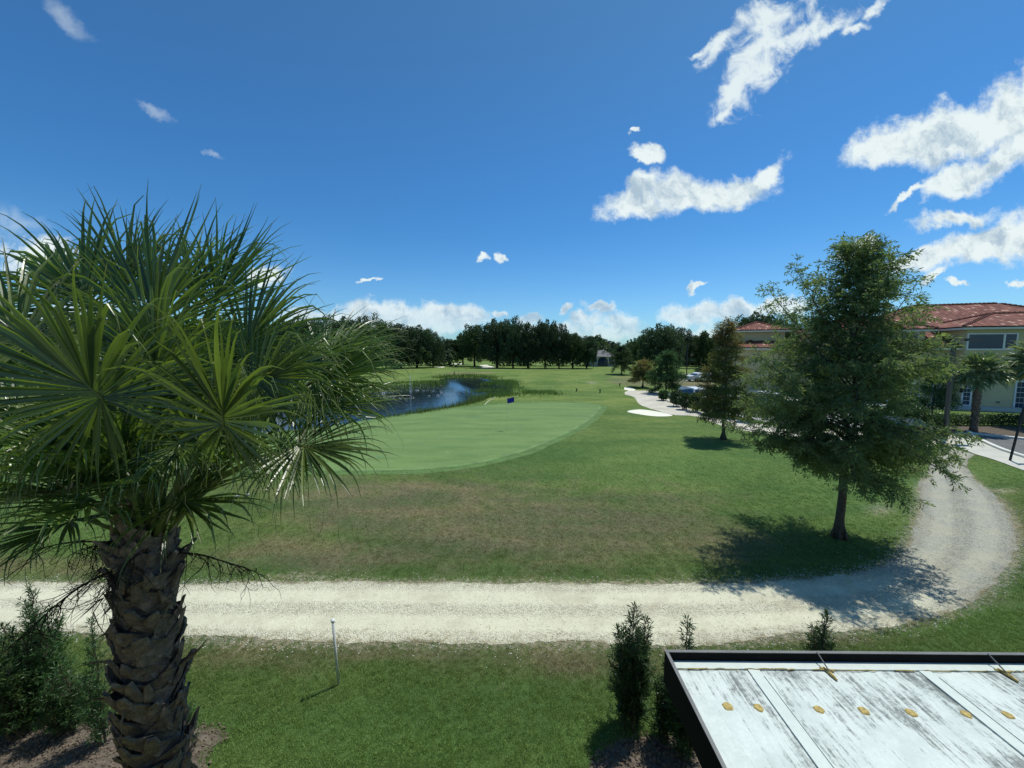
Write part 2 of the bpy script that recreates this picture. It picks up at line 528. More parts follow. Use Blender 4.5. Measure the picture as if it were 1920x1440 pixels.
M['sand'] = simple('bunker_sand', (0.74, 0.73, 0.60), 0.95, var=0.06, scale=1.0, bmp=0.2)
M['sand_path'] = simple('sandy_path', (0.52, 0.49, 0.40), 0.95, var=0.18, scale=0.7, bmp=0.4)
M['concrete'] = simple('concrete', (0.50, 0.50, 0.43), 0.9, var=0.12, scale=0.9, bmp=0.15)
M['curb'] = simple('curb_concrete', (0.66, 0.66, 0.60), 0.85, var=0.08, scale=2.0)
M['asphalt'] = simple('asphalt', (0.125, 0.13, 0.13), 0.9, var=0.2, scale=2.0, bmp=0.3)
M['asphalt_far'] = simple('worn_asphalt', (0.34, 0.34, 0.33), 0.9, var=0.1, scale=0.4)
M['mulch'] = simple('mulch', (0.120, 0.100, 0.078), 1.0, var=0.6, scale=9.0, bmp=1.0, spec=0.1)
M['bark'] = simple('bark', (0.105, 0.088, 0.066), 0.95, var=0.4, scale=14.0, bmp=0.8, spec=0.1)
M['barkdark'] = simple('dark_bark', (0.05, 0.043, 0.034), 0.95, var=0.4, scale=6.0, bmp=0.6, spec=0.1)
M['chip'] = simple('mulch_chip', (0.17, 0.13, 0.095), 1.0, var=.6, scale=3.0)
M['stone'] = simple('shell_stone', (0.55, 0.54, 0.46), 0.9, var=0.3, scale=20.0)
M['white_metal'] = simple('weathered_white_metal', (0.60, 0.61, 0.58), 0.45, metal=0.2, var=0.12, scale=12)
M['grey_metal'] = simple('bronze_grey_metal', (0.085, 0.080, 0.070), 0.5, metal=0.3, var=0.12, scale=3)
M['black_metal'] = simple('black_metal', (0.012, 0.013, 0.018), 0.4, metal=0.2, var=0.1, scale=3)
M['stucco'] = simple('yellow_stucco', (0.56, 0.48, 0.28), 0.95, var=0.10, scale=0.6, bmp=0.1)
M['trim'] = simple('cream_trim', (0.66, 0.63, 0.52), 0.8, var=0.04, scale=2)
M['soffit'] = simple('soffit', (0.40, 0.38, 0.30), 0.9, var=0.04, scale=2)
M['white'] = simple('white_paint', (0.74, 0.75, 0.73), 0.5, var=0.04, scale=3)
M['glass'] = simple('window_glass', (0.012, 0.040, 0.085), 0.05, var=0.05, scale=2, spec=0.5)
M['flag'] = simple('flag_cloth', (0.012, 0.02, 0.30), 0.7, var=0.1, scale=6)
# ------------------------------------------------------------------ geometry of the ground plan
def poly_sdf(X, Y, poly):
    """signed distance (negative inside) of many points to a polygon"""
    P = np.array([(p[0], p[1]) for p in poly]); n = len(P)
    d = np.full(X.shape, 1e9); inside = np.zeros(X.shape, dtype=bool)
    for i in range(n):
        a = P[i]; b = P[(i + 1) % n]
        e = b - a
        wx = X - a[0]; wy = Y - a[1]
        tt = np.clip((wx * e[0] + wy * e[1]) / max(e @ e, 1e-9), 0, 1)
        d = np.minimum(d, (wx - e[0] * tt) ** 2 + (wy - e[1] * tt) ** 2)
        c = ((a[1] > Y) != (b[1] > Y)) & (X < (b[0] - a[0]) * (Y - a[1]) / (b[1] - a[1] + 1e-12) + a[0])
        inside ^= c
    d = np.sqrt(d)
    return np.where(inside, -d, d)


def smooth_line(pts, n=6, closed=False):
    """Catmull-Rom through points"""
    P = [np.array(p, dtype=float) for p in pts]; out = []
    m = len(P)
    for i in range(m if closed else m - 1):
        p0 = P[(i - 1) % m] if closed or i > 0 else P[0]
        p1 = P[i]; p2 = P[(i + 1) % m]
        p3 = P[(i + 2) % m] if closed or i + 2 < m else P[-1]
        for k in range(n):
            t = k / n
            out.append(0.5 * ((2 * p1) + (-p0 + p2) * t + (2 * p0 - 5 * p1 + 4 * p2 - p3) * t * t + (-p0 + 3 * p1 - 3 * p2 + p3) * t ** 3))
    if not closed: out.append(P[-1])
    return out


def g2(px, py, z=0.0):
    q = G(px, py, z); return (q.x, q.y)


ROAD = [((-900, 1085), (-900, 1170)), ((-400, 1090), (-400, 1178)), ((0, 1092), (0, 1181)), ((350, 1095), (360, 1196)), ((640, 1091), (640, 1202)), ((1000, 1094), (1000, 1207)),
        ((1300, 1094), (1300, 1207)), ((1450, 1089), (1520, 1190)), ((1580, 1080), (1700, 1168)), ((1660, 1058), (1820, 1128)),
        ((1703, 1015), (1898, 1060)), ((1720, 968), (1905, 1000)), ((1722, 922), (1880, 945)), ((1742, 882), (1822, 893)),
        ((1752, 860), (1812, 874)), ((1772, 836), (1830, 853))]
RIN = smooth_line([g2(*a) for a, b in ROAD], 8)
ROUT = smooth_line([g2(*b) for a, b in ROAD], 8)
ROADPOLY = RIN + ROUT[::-1]

GREEN = smooth_line([g2(*p) for p in [(420, 850), (560, 812), (690, 790), (780, 777), (860, 766), (940, 758), (1020, 755), (1090, 756), (1125, 761),
                                      (1118, 775), (1090, 798), (1040, 823), (980, 847), (900, 868), (800, 880), (700, 883), (560, 882), (450, 872)]], 5, True)
WATER_Z = -0.28
POND = smooth_line([g2(*p) for p in [(420, 815), (540, 806), (640, 796), (710, 784), (790, 772), (850, 762), (900, 752), (930, 742), (965, 735), (955, 722), (938, 712),
                                     (880, 708), (826, 709), (812, 716), (770, 722), (700, 728), (620, 736), (520, 748), (420, 770)]], 4, True)
BUNKER = smooth_line([g2(*p) for p in [(1176, 772), (1196, 768), (1221, 770), (1248, 775), (1261, 779.5), (1236, 781), (1208, 778.5)]], 5, True)
BED = smooth_line([g2(*p) for p in [(-160, 1385), (60, 1362), (200, 1352), (300, 1362), (390, 1362), (425, 1380), (390, 1410), (340, 1470), (-100, 1560)]], 4, True)
BED2 = smooth_line([g2(*p) for p in [(1150, 1392), (1250, 1380), (1400, 1372), (1600, 1372), (1700, 1400), (1700, 1490), (1300, 1500), (1110, 1455)]], 4, True)

MOUNDS = [(P_[0], P_[1], r1, r2, h) for (P_, r1, r2, h) in [
    (g2(1010, 722), 9, 5, 0.7), (g2(1075, 716), 12, 6, 0.45), (g2(985, 742), 5, 2.2, 0.35), (g2(960, 706), 10, 5, 0.5), (g2(1130, 705), 12, 7, 0.5),
    (g2(850, 696), 26, 8, 0.5), (g2(740, 706), 16, 5, 0.4), (g2(1060, 736), 5, 1.6, 0.22), (g2(905, 700), 10, 4, 0.4)]]


def height(X, Y):
    X = np.asarray(X, dtype=float); Y = np.asarray(Y, dtype=float)
    h = np.zeros(np.broadcast(X, Y).shape)
    for (cx, cy, r1, r2, a) in MOUNDS:
        h = h + a * np.exp(-((X - cx) / r1) ** 2 - ((Y - cy) / r2) ** 2)
    return h


def hz(x, y):
    return float(height(np.array([x]), np.array([y]))[0])


xs = np.unique(np.concatenate([np.linspace(-40, 45, 284), np.geomspace(45, 2500, 34), -np.geomspace(40, 2500, 36)]))
ys = np.unique(np.concatenate([np.linspace(-40, 3, 16), np.linspace(3, 20, 90), np.linspace(20, 85, 190), np.linspace(85, 200, 40), np.geomspace(200, 3500, 26)]))
X, Y = np.meshgrid(xs, ys)
Z = height(X, Y)
sd = poly_sdf(X, Y, POND)
q = np.clip(-sd / 1.3, 0, 1)
Z = Z * np.clip(sd / 2.0, 0, 1) - 0.95 * q * q * (3 - 2 * q)
Z += np.where(Y > 130, 0, 0)


def zone_at(X, Y):
    px, py = pix(X, Y)
    def e(cx, cy, rx, ry, soft=0.6):
        d = np.sqrt(((px - cx) / rx) ** 2 + ((py - cy) / ry) ** 2)
        return np.clip((1 + soft - d) / (2 * soft), 0, 1)
    dry = np.zeros_like(px); lush = np.zeros_like(px); bare = np.zeros_like(px)
    for a in [(1000, 985, 480, 95), (1240, 960, 130, 80), (700, 960, 190, 60), (760, 925, 300, 30), (620, 1040, 260, 40), (1350, 1010, 130, 60)]:
        dry = np.maximum(dry, 0.78 * e(*a))
    for a in [(1190, 716, 60, 10), (1290, 718, 60, 9), (880, 703, 60, 3)]:
        dry = np.maximum(dry, 1.15 * e(*a, 0.3))
    for a in [(1060, 1240, 260, 42), (500, 1235, 180, 35), (800, 1225, 500, 18), (230, 1260, 60, 80), (100, 1060, 260, 26), (1850, 960, 60, 40), (1880, 1000, 60, 60), (1800, 1130, 120, 20), (1500, 1200, 260, 14)]:
        dry = np.maximum(dry, 0.72 * e(*a))
    dry = np.maximum(dry, 0.22 * (py > 890))
    for a in [(1560, 920, 190, 80), (700, 1400, 500, 100), (1080, 1400, 120, 70), (1300, 870, 260, 60), (140, 990, 200, 50), (1880, 885, 80, 18), (60, 940, 90, 60), (1000, 712, 240, 14), (1060, 730, 140, 18), (1290, 692, 50, 6), (1850, 1170, 140, 40)]:
        lush = np.maximum(lush, 0.85 * e(*a, 0.8))
    dry = dry * (1 - 0.75 * lush)
    for a in [(1650, 955, 50, 20, 0.8), (1880, 920, 55, 9, 0.8), (1850, 1110, 60, 16, 0.9), (140, 1095, 200, 7, 0.8), (1000, 1090, 460, 5, 0.8), (600, 1212, 500, 6, 0.8), (560, 1080, 110, 14, 0.9), (1110, 723, 18, 3, .8), (960, 1216, 900, 4, .8), (920, 1290, 60, 10, 0.9), (1290, 1275, 40, 12, 0.9)]:
        bare = np.maximum(bare, 0.62 * e(*a))
    for a in [(880, 703, 90, 4, .5)]:
        bare = np.maximum(bare, 0.35 * e(*a))
    near = (Y < 17) & (Y > 4) & (np.abs(X) < 22)
    if near.any():
        dd = poly_sdf(X[near], Y[near], ROADPOLY)
        bb = np.clip(1 - dd / .55, 0, 1) * .66
        bare[near] = np.maximum(bare[near], bb)
    return np.stack([dry, lush, bare, np.ones_like(dry)], -1)


V = np.stack([X, Y, Z], -1).reshape(-1, 3)
ny, nx = X.shape
i = np.arange(ny * nx).reshape(ny, nx)
F = np.stack([i[:-1, :-1], i[:-1, 1:], i[1:, 1:], i[1:, :-1]], -1).reshape(-1, 4)
zo = zone_at(V[:, 0], V[:, 1])
front = V[:, 1] < 3.5
zo[front] = (0.1, 0.5, 0, 1)
fair = np.clip((V[:, 1] - 24) / 16, 0, 1)
ground = mesh_obj('ground', V, F, M['lawn'], attrs={'zone': zo, 'fairway': fair}, smooth=True)
tag(ground, 'mown golf course lawn with dormant brown patches', kind='structure')


def sheet(name, poly, z, mat, label=None, grid=0.0):
    """a polygon laid on the ground"""
    from mathutils.geometry import tessellate_polygon
    V = [Vector((p[0], p[1], z + hz(p[0], p[1]))) for p in poly]
    tri = tessellate_polygon([V])
    o = mesh_obj(name, np.array([tuple(v) for v in V]), [t[::1] for t in tri], mat)
    me = o.data
    if me.polygons[0].normal.z < 0:
        me.flip_normals()
    tag(o, label, kind='structure')
    return o


def ribbon(name, A, B, z, mat, label, nv=1, rough=0.0, uvs=True, top=None):
    A = [np.array(a[:2]) for a in A]; B = [np.array(b[:2]) for b in B]
    n = len(A); V = []; UV = []
    for i_ in range(n):
        for k in range(nv + 1):
            t_ = k / nv
            p_ = A[i_] * (1 - t_) + B[i_] * t_
            if rough and k in (0, nv):
                p_ = p_ + (A[i_] - B[i_]) / np.linalg.norm(A[i_] - B[i_]) * rough * (1.5 * mnoise.noise(Vector((p_[0] * .45, p_[1] * .45, k + 9))) + .45 * mnoise.noise(Vector((p_[0] * 1.9, p_[1] * 1.9, k))) + 0.5 * mnoise.noise(Vector((p_[0] * 7, p_[1] * 7, k))))
            V.append((p_[0], p_[1], z + hz(p_[0], p_[1]))); UV.append((i_ / (n - 1), t_))
    F = []
    for i_ in range(n - 1):
        for k in range(nv):
            a = i_ * (nv + 1) + k
            F.append((a, a + 1, a + nv + 2, a + nv + 1))
    o = mesh_obj(name, V, F, mat, uv=UV)
    if o.data.polygons[len(F) // 2].normal.z < 0: o.data.flip_normals()
    tag(o, label, kind='structure')
    return o


# resample the road so that its ragged edge has many points
def resample(L, step_n):
    out = []
    for a, b in zip(L[:-1], L[1:]):
        for k in range(step_n): out.append(np.array(a) * (1 - k / step_n) + np.array(b) * (k / step_n))
    out.append(np.array(L[-1])); return out


ribbon('gravel_path', resample(RIN, 5), resample(ROUT, 5), 0.005, M['gravel'], 'pale crushed shell service road curving right towards the building', nv=12, rough=0.12)
sheet('golf_green', GREEN, 0.008, M['green'], 'smooth pale putting green beside the pond')
# mown collar line along the near and right edge of the green
gin = []
GA = np.array(GREEN)
cen = GA.mean(0)
n_ = len(GA)
inn = []
for k in range(n_):
    tg = GA[(k + 1) % n_] - GA[k - 1]; nn = np.array([-tg[1], tg[0]]); nn /= np.linalg.norm(nn) + 1e-9
    if nn @ (cen - GA[k]) < 0: nn = -nn
    inn.append(GA[k] + nn * 0.22)
ribbon('green_collar', list(GA) + [GA[0]], inn + [inn[0]], 0.013, M['collar'], 'paler ring mown round the edge of the putting green')
outn = []
for k in range(n_):
    tg = GA[(k + 1) % n_] - GA[k - 1]; nn = np.array([-tg[1], tg[0]]); nn /= np.linalg.norm(nn) + 1e-9
    if nn @ (cen - GA[k]) > 0: nn = -nn
    outn.append(GA[k] + nn * (.55 + .25 * mnoise.noise(Vector((GA[k][0] * .4, GA[k][1] * .4, 3)))))
ribbon('green_fringe', outn + [outn[0]], list(GA) + [GA[0]], 0.006, M['fringe'], 'slightly taller fringe round the putting green')
sheet('bunker_sand', BUNKER, 0.012, M['sand'], 'small white sand bunker right of the putting green')
sheet('mulch_bed', BED, 0.012, M['mulch'], 'brown mulch bed under the near palm')
sheet('mulch_bed', BED2, 0.012, M['mulch'], 'brown mulch bed beneath the narrow shrubs by the awning')
water = sheet('pond_water', [(p[0], p[1]) for p in POND], WATER_Z, M['water'], 'dark still pond water reflecting sky and trees')
for k, pts in enumerate([[(814, 689), (831, 687.6), (832, 689), (818, 690)], [(843, 682.6), (858, 681.6), (869, 682), (866, 683.2), (850, 683.4)],
                         [(899, 685.5), (912, 684), (918, 686), (928, 689), (920, 691), (902, 690), (906, 688)]]):
    cx_, cy_ = g2(*pts[0])
    sheet('bunker_sand', smooth_line([g2(*p) for p in pts], 4, True), 0.03, M['sand'],
          ['far white bunker, leftmost near the dark wood', 'thin white bunker beneath the far dark trees', 'white bunker beside the lone dark trunk across the pond'][k])

# sandy cart path on the right and its way behind the trees
top = smooth_line([g2(*p) for p in [(1171, 736), (1180, 732), (1193, 732), (1236, 735), (1260, 752), (1300, 768), (1340, 777), (1379, 787), (1440, 797), (1520, 805), (1640, 809), (1776, 812)]], 6)
bot = smooth_line([g2(*p) for p in [(1172, 740), (1189, 745), (1198, 757), (1221, 767), (1262, 777), (1298, 780), (1328, 790), (1364, 801), (1393, 807), (1500, 822), (1640, 833), (1798, 838)]], 6)
ribbon('sandy_cart_path', top, bot, 0.01, M['sand_path'], 'pale sandy cart path winding behind the trees', nv=4, rough=0.25)
ribbon('path', [g2(1171, 727), g2(1182, 727), g2(1192, 731)], [g2(1170, 731), g2(1180, 732.5), g2(1188, 733)], 0.014, M['sand'], 'small white sandy patch at the end of the cart path')
# concrete walk and curb at the right edge
ccurve = smooth_line([g2(*p) for p in [(1816, 811), (1822, 817), (1832, 823), (1850, 832), (1880, 845), (1920, 858), (2000, 884), (2140, 925)]], 5)
cl = smooth_line([g2(*p) for p in [(1774, 811), (1782, 818), (1790, 828), (1800, 839), (1826, 851), (1862, 862), (1930, 886), (2060, 925)]], 5)
ribbon('concrete_walk', ccurve, cl, 0.024, M['concrete'], 'pale concrete walk beside the curb', nv=3)
# raised curb
def curb(name, line, wdt, h, label):
    L = [np.array(p) for p in line]; mb = MB(); prof = []
    for k in range(len(L)):
        tg = L[min(k + 1, len(L) - 1)] - L[max(k - 1, 0)]; nn = np.array([-tg[1], tg[0]]) / (np.linalg.norm(tg) + 1e-9)
        a = L[k] - nn * wdt / 2; b = L[k] + nn * wdt / 2
        prof += [(a[0], a[1], -0.05), (a[0], a[1], h - .015), (a[0] * .9 + b[0] * .1, a[1] * .9 + b[1] * .1, h), (b[0] * .9 + a[0] * .1, b[1] * .9 + a[1] * .1, h), (b[0], b[1], h - .015), (b[0], b[1], -0.05)]
    F = []
    for k in range(len(L) - 1):
        for j in range(5):
            a = k * 6 + j; F.append((a, a + 1, a + 7, a + 6))
    mb.add(prof, F)
    o = mb.build(name, M['curb'])
    tag(o, label, kind='structure')
curb('curb', ccurve, 0.2, 0.13, 'white concrete curb curving beside the walk')
far_c = smooth_line([g2(*p) for p in [(1822, 814), (1845, 816.5), (1880, 820), (1920, 824), (2000, 832), (2140, 845)]], 4)
curb('curb', far_c, 0.28, 0.12, 'far concrete curb in front of the mulch and hedge')
sheet('asphalt', [g2(1824, 817)] + [tuple(p) for p in far_c[1:]] + [tuple(p) for p in ccurve[::-1][:-6]], 0.006, M['asphalt'], 'grey asphalt corner of the parking lot')
sheet('mulch_bed', [g2(1640, 800), g2(1760, 797), g2(1920, 801), g2(2150, 812), g2(2150, 842), g2(1920, 822), g2(1830, 811.5), g2(1776, 810), g2(1640, 807)], 0.012, M['mulch'], 'mulch strip in front of the low hedge')
# parking area seen through the trees, and a strip far behind
sheet('parking_lot', [g2(1262, 714), g2(1272, 702), g2(1330, 700), g2(1420, 702), g2(1500, 715), g2(1450, 719), g2(1330, 717)], 0.03, M['asphalt_far'], 'pale parking lot beyond the shrubs')
sheet('parking_lot', [g2(1300, 765), g2(1305, 742), g2(1420, 738), g2(1560, 752), g2(1700, 790), g2(1640, 806), g2(1440, 792)], 0.006, M['asphalt_far'], 'parking bay behind the row of young shrubs')
# short pale edging by the reeds, pipe on the lawn
ribbon('edging', smooth_line([g2(908, 759), g2(916, 752), g2(928, 746)], 4), smooth_line([g2(909.5, 759), g2(917.5, 752), g2(929, 746)], 4), 0.02, M['sand_path'], 'short pale strip of bare edge beside the pond reeds')

# ------------------------------------------------------------------ grass tufts and loose stones (uncountable)
def tuft_mesh(name, nb, h, spread, wd, mat):
    mb = MB()
    for k in range(nb):
        a = random.uniform(0, 2 * PI); r = spread * math.sqrt(random.random())
        x, y = r * math.cos(a), r * math.sin(a)
        la = random.uniform(0, 2 * PI); hh = h * random.uniform(.55, 1.25); ln = hh * random.uniform(.2, .9)
        fa = random.uniform(0, PI); sx, sy = math.cos(fa) * wd / 2, math.sin(fa) * wd / 2
        mx, my = x + math.cos(la) * ln * .35, y + math.sin(la) * ln * .35
        tx, ty = x + math.cos(la) * ln, y + math.sin(la) * ln
        mb.add([(x - sx, y - sy, 0), (x + sx, y + sy, 0), (mx + sx * .8, my + sy * .8, hh * .6), (mx - sx * .8, my - sy * .8, hh * .6), (tx, ty, hh * random.uniform(.8, 1))],
               [(0, 1, 2, 3), (3, 2, 4)])
    me = bpy.data.meshes.new(name); me.from_pydata(mb.V, [], mb.F); me.materials.append(mat)
    o = bpy.data.objects.new(name, me)     # only an instance source, not linked to the scene
    return o


def stone_mesh(name, mat):
    import bmesh
    bm = bmesh.new(); bmesh.ops.create_icosphere(bm, subdivisions=1, radius=1)
    for v_ in bm.verts: v_.co *= random.uniform(.7, 1.2); v_.co.z *= .6
    me = bpy.data.meshes.new(name); bm.to_mesh(me); bm.free(); me.materials.append(mat)
    return bpy.data.objects.new(name, me)


def scatter(name, P, zone, scl, srcs, label, kind='stuff', tiltr=0.15):
    n = len(P)
    rot = np.stack([rng.normal(0, tiltr, n), rng.normal(0, tiltr, n), rng.uniform(0, 2 * PI, n)], -1)
    me = bpy.data.meshes.new(name)
    me.vertices.add(n); me.vertices.foreach_set('co', np.asarray(P, dtype=np.float32).ravel())
    def at(nm, typ, arr, fld):
        a = me.attributes.new(nm, typ, 'POINT'); a.data.foreach_set(fld, np.asarray(arr, dtype=np.float32 if typ != 'INT' else np.int32).ravel())
    at('zone', 'FLOAT_COLOR', zone, 'color'); at('rot', 'FLOAT_VECTOR', rot, 'vector'); at('scl', 'FLOAT', scl, 'value')
    at('pick', 'INT', rng.integers(0, len(srcs), n), 'value')
    o = bpy.data.objects.new(name, me); COL.objects.link(o)
    ng = bpy.data.node_groups.new(name + '_nodes', 'GeometryNodeTree')
    ng.interface.new_socket('Geometry', in_out='INPUT', socket_type='NodeSocketGeometry')
    ng.interface.new_socket('Geometry', in_out='OUTPUT', socket_type='NodeSocketGeometry')
    N_ = ng.nodes; L_ = ng.links
    gi = N_.new('NodeGroupInput'); go = N_.new('NodeGroupOutput')
    iop = N_.new('GeometryNodeInstanceOnPoints')
    L_.new(gi.outputs[0], iop.inputs['Points'])
    join = N_.new('GeometryNodeJoinGeometry')
    g2i = N_.new('GeometryNodeGeometryToInstance')
    for s_ in reversed(srcs):
        oi = N_.new('GeometryNodeObjectInfo'); oi.inputs['Object'].default_value = s_; oi.inputs['As Instance'].default_value = True
        L_.new(oi.outputs['Geometry'], join.inputs[0])
    L_.new(join.outputs[0], iop.inputs['Instance'])
    iop.inputs['Pick Instance'].default_value = True
    def na(nm, typ):
        q_ = N_.new('GeometryNodeInputNamedAttribute'); q_.data_type = typ; q_.inputs[0].default_value = nm
        return q_.outputs[0]
    L_.new(na('pick', 'INT'), iop.inputs['Instance Index'])
    L_.new(na('rot', 'FLOAT_VECTOR'), iop.inputs['Rotation'])
    L_.new(na('scl', 'FLOAT'), iop.inputs['Scale'])
    L_.new(iop.outputs[0], go.inputs[0])
    md = o.modifiers.new('scatter', 'NODES'); md.node_group = ng
    tag(o, label, kind=kind)
    return o


tufts = [tuft_mesh('tuft_source', 12, .055, .05, .0045, M['blades']) for _ in range(4)]
tufts_far = [tuft_mesh('tuft_source', 9, .055, .10, .012, M['blades']) for _ in range(3)]


def region(x0, x1, y0, y1, dens):
    n = int((x1 - x0) * (y1 - y0) * dens)
    return np.stack([rng.uniform(x0, x1, n), rng.uniform(y0, y1, n)], -1)


def keep_grass(P, pad=0.0):
    x, y = P[:, 0], P[:, 1]
    d = poly_sdf(x, y, ROADPOLY)
    k = d > pad - 0.40 * rng.random(len(x)) ** 3.5
    for poly, pd in ((GREEN, 0.0), (BED, -0.06), (BED2, -0.06), (BUNKER, 0.05)):
        k &= poly_sdf(x, y, poly) > pd
    px, py = pix(x, y)
    k &= (px > -60) & (px < 1980)
    zo_ = zone_at(x, y)
    k &= rng.random(len(x)) > zo_[:, 2] * 1.15
    return P[k], zo_[k]


P, zo = keep_grass(region(-9.5, 11.8, 4.3, 7.6, 640))
sc_ = rng.uniform(.6, 1.2, len(P)) * (1 - 0.35 * zo[:, 0])
scatter('grass', np.c_[P, np.zeros(len(P))], zo, sc_, tufts, 'short lawn grass between the house and the gravel road')
P, zo = keep_grass(region(-17, 32, 7.6, 24, 165))
k_ = rng.random(len(P)) < np.clip(1.15 - (P[:, 1] - 7.6) / 16.0, 0, 1) ** 1.5
P, zo = P[k_], zo[k_]
sc_ = rng.uniform(.5, 1.0, len(P)) * (1 - 0.3 * zo[:, 0]) * np.clip(1.5 - P[:, 1] / 22, .35, 1)
scatter('grass', np.c_[P, np.zeros(len(P))], zo, sc_, tufts_far, 'rougher grass between the gravel road and the putting green')

chips = [stone_mesh('chip_source', M['chip']) for _ in range(3)]
P = region(-9, 3.8, 4.2, 5.8, 420)
P = P[(poly_sdf(P[:, 0], P[:, 1], BED) < .05) | (poly_sdf(P[:, 0], P[:, 1], BED2) < .05)]
scatter('mulch_chips', np.c_[P, np.full(len(P), .016)], np.ones((len(P), 4)), rng.uniform(.008, .028, len(P)), chips, 'scattered bark chips and leaf litter on the mulch beds', tiltr=1.2)
stones = [stone_mesh('stone_source', M['stone']) for _ in range(3)]
NS = 15000
idx = rng.integers(0, len(RIN), NS)
tt = rng.random(NS)
side = rng.random(NS)
tt = np.where(side < .36, rng.normal(0, .07, NS), np.where(side < .72, 1 - rng.normal(0, .07, NS), np.where(side < .9, rng.normal(.5, .07, NS), tt)))
A_ = np.array(RIN)[idx]; B_ = np.array(ROUT)[idx]
P = A_ * (1 - tt[:, None]) + B_ * tt[:, None] + rng.normal(0, .14, (NS, 2))
kk = (P[:, 1] < 15)
P = P[kk]
scatter('gravel_stones', np.c_[P, np.full(len(P), .006)], np.ones((len(P), 4)), rng.uniform(.005, .016, len(P)), stones, 'loose pale stones along the edges of the gravel road', tiltr=.8)

# ------------------------------------------------------------------ house wall behind the viewer and the awning that hangs from it
wall = MB().box(-12, 12, -0.62, -0.30, -0.1, 4.4).build('house_wall', M['stucco'])
tag(wall, 'plain stucco wall of the viewer\'s own building below the window', 'wall')

AZ = 3.0
ac = G(1247, 1219, AZ + .076)
aw = empty('awning', (ac.x + .010, ac.y - .010, 0))
aw['label'] = 'flat white weathered awning roof with black rim and yellow sealed fixings'
aw['category'] = 'awning'
aw.rotation_euler = (0, 0, R(-0.6))
m, t, out = material('awning_membrane')
co = t.node('ShaderNodeTexCoord').outputs['Object']
st1 = t.noise(t.vmath('MULTIPLY', co, (11.0, 1.1, 1.0)), 2.4, 9, 0.78, 0.3)
st2 = t.noise(t.vmath('MULTIPLY', co, (26.0, 2.2, 1.0)), 1.8, 6, 0.8, 0.2)
mott = t.noise(co, 26, 6, 0.8)
big = t.noise(t.vmath('MULTIPLY', co, (1.5, 1.0, 1.0)), 2.1, 4, 0.6)
ysep = t.node('ShaderNodeSeparateXYZ', {0: co}).outputs[1]
xsep = t.node('ShaderNodeSeparateXYZ', {0: co}).outputs[0]
nearrim = t.mapr(ysep, -1.0, -0.16, 0.0, 1.0)
leftclean = t.mapr(xsep, 0.2, 0.8, 0.0, 1.0)
s = t.math('ADD', t.math('MULTIPLY', st1, 0.6), t.math('MULTIPLY', st2, 0.4))
s = t.math('ADD', s, t.math('MULTIPLY', t.math('SUBTRACT', big, 0.5), 0.55))
s = t.math('ADD', s, t.math('MULTIPLY', nearrim, 0.06))
s = t.math('ADD', s, t.math('MULTIPLY', t.math('SUBTRACT', leftclean, 1.0), 0.05))
s = t.math('ADD', s, t.math('MULTIPLY', t.math('SUBTRACT', mott, 0.5), 0.42))
dk = t.mapr(s, 0.50, 0.66)
c = t.mix(t.mapr(mott, 0.3, 0.7), (0.54, 0.61, 0.57), (0.66, 0.72, 0.68))
c = t.mix(t.mapr(t.noise(co, 3.0, 5, 0.7), 0.42, 0.66), c, (0.50, 0.57, 0.53))
c = t.mix(t.math('MULTIPLY', dk, 0.88), c, (0.085, 0.10, 0.095))
p = t.node('ShaderNodeBsdfPrincipled', {'Base Color': c, 'Roughness': 0.62, 'Specular IOR Level': 0.35, 'Normal': bump(t, mott, 0.25, 0.01)})
t.l.new(p.outputs[0], out.inputs[0]); M['membrane'] = m
M['batten'] = simple('awning_batten', (0.54, 0.61, 0.56), 0.6, var=0.07, scale=14, bmp=0.1)
M['rim'] = simple('awning_rim', (0.006, 0.007, 0.008), 0.8, var=0.2, scale=8, spec=0.08)
M['seal'] = simple('yellow_sealant', (0.46, 0.35, 0.11), 0.7, var=0.45, scale=40, bmp=0.6)
W_AW, D_AW = 5.2, 3.3     # width, depth
# local frame: x right, y away from the house (0 = outer edge), deck top at z = AZ
seams = [0.615, 1.885, 3.155, 4.425]
xprev = 0.014
for sx in seams + [W_AW]:
    x1 = sx - 0.045 if sx != W_AW else W_AW
    MB().box(xprev, x1, -D_AW, -0.014, AZ - 0.06, AZ).build('roof_panel', M['membrane'], aw)
    if sx != W_AW:
        b = MB().box(sx - 0.042, sx + 0.042, -D_AW, -0.088, AZ - 0.04, AZ + 0.008)
        b.box(sx - 0.046, sx - 0.041, -D_AW, -0.15, AZ - 0.04, AZ + 0.011).box(sx + 0.041, sx + 0.046, -D_AW, -0.15, AZ - 0.04, AZ + 0.014)
        b.build('batten', M['batten'], aw)
        xprev = sx + 0.045
# flashing strip along the outer rim
b = MB().box(0.014, W_AW, -0.085, -0.014, AZ + 0.002, AZ + 0.010); b.build('flashing', M['batten'], aw)
sl = MB()
x = 0.05
while x < W_AW - .1:
    l = random.uniform(.04, .16)
    pts = [(x, -0.088 + random.uniform(-.006, .006), AZ + .010), (x + l * .5, -0.088 + random.uniform(-.006, .006), AZ + .012), (x + l, -0.088 + random.uniform(-.006, .006), AZ + .010)]
    sl.tube(pts, random.uniform(.0018, .004), 5); x += l + (0 if random.random() < .7 else random.uniform(.02, .2))
y = -0.18
while y > -2.6:
    l = random.uniform(.04, .12)
    sl.tube([(0.016 + random.uniform(-.003, .004), y, AZ + .005), (0.016 + random.uniform(-.003, .006), y - l, AZ + .005)], random.uniform(.002, .007), 5); y -= l + (0 if random.random() < .6 else random.uniform(.02, .12))
sl.build('sealant_bead', M['seal'], aw)['kind'] = 'stuff'
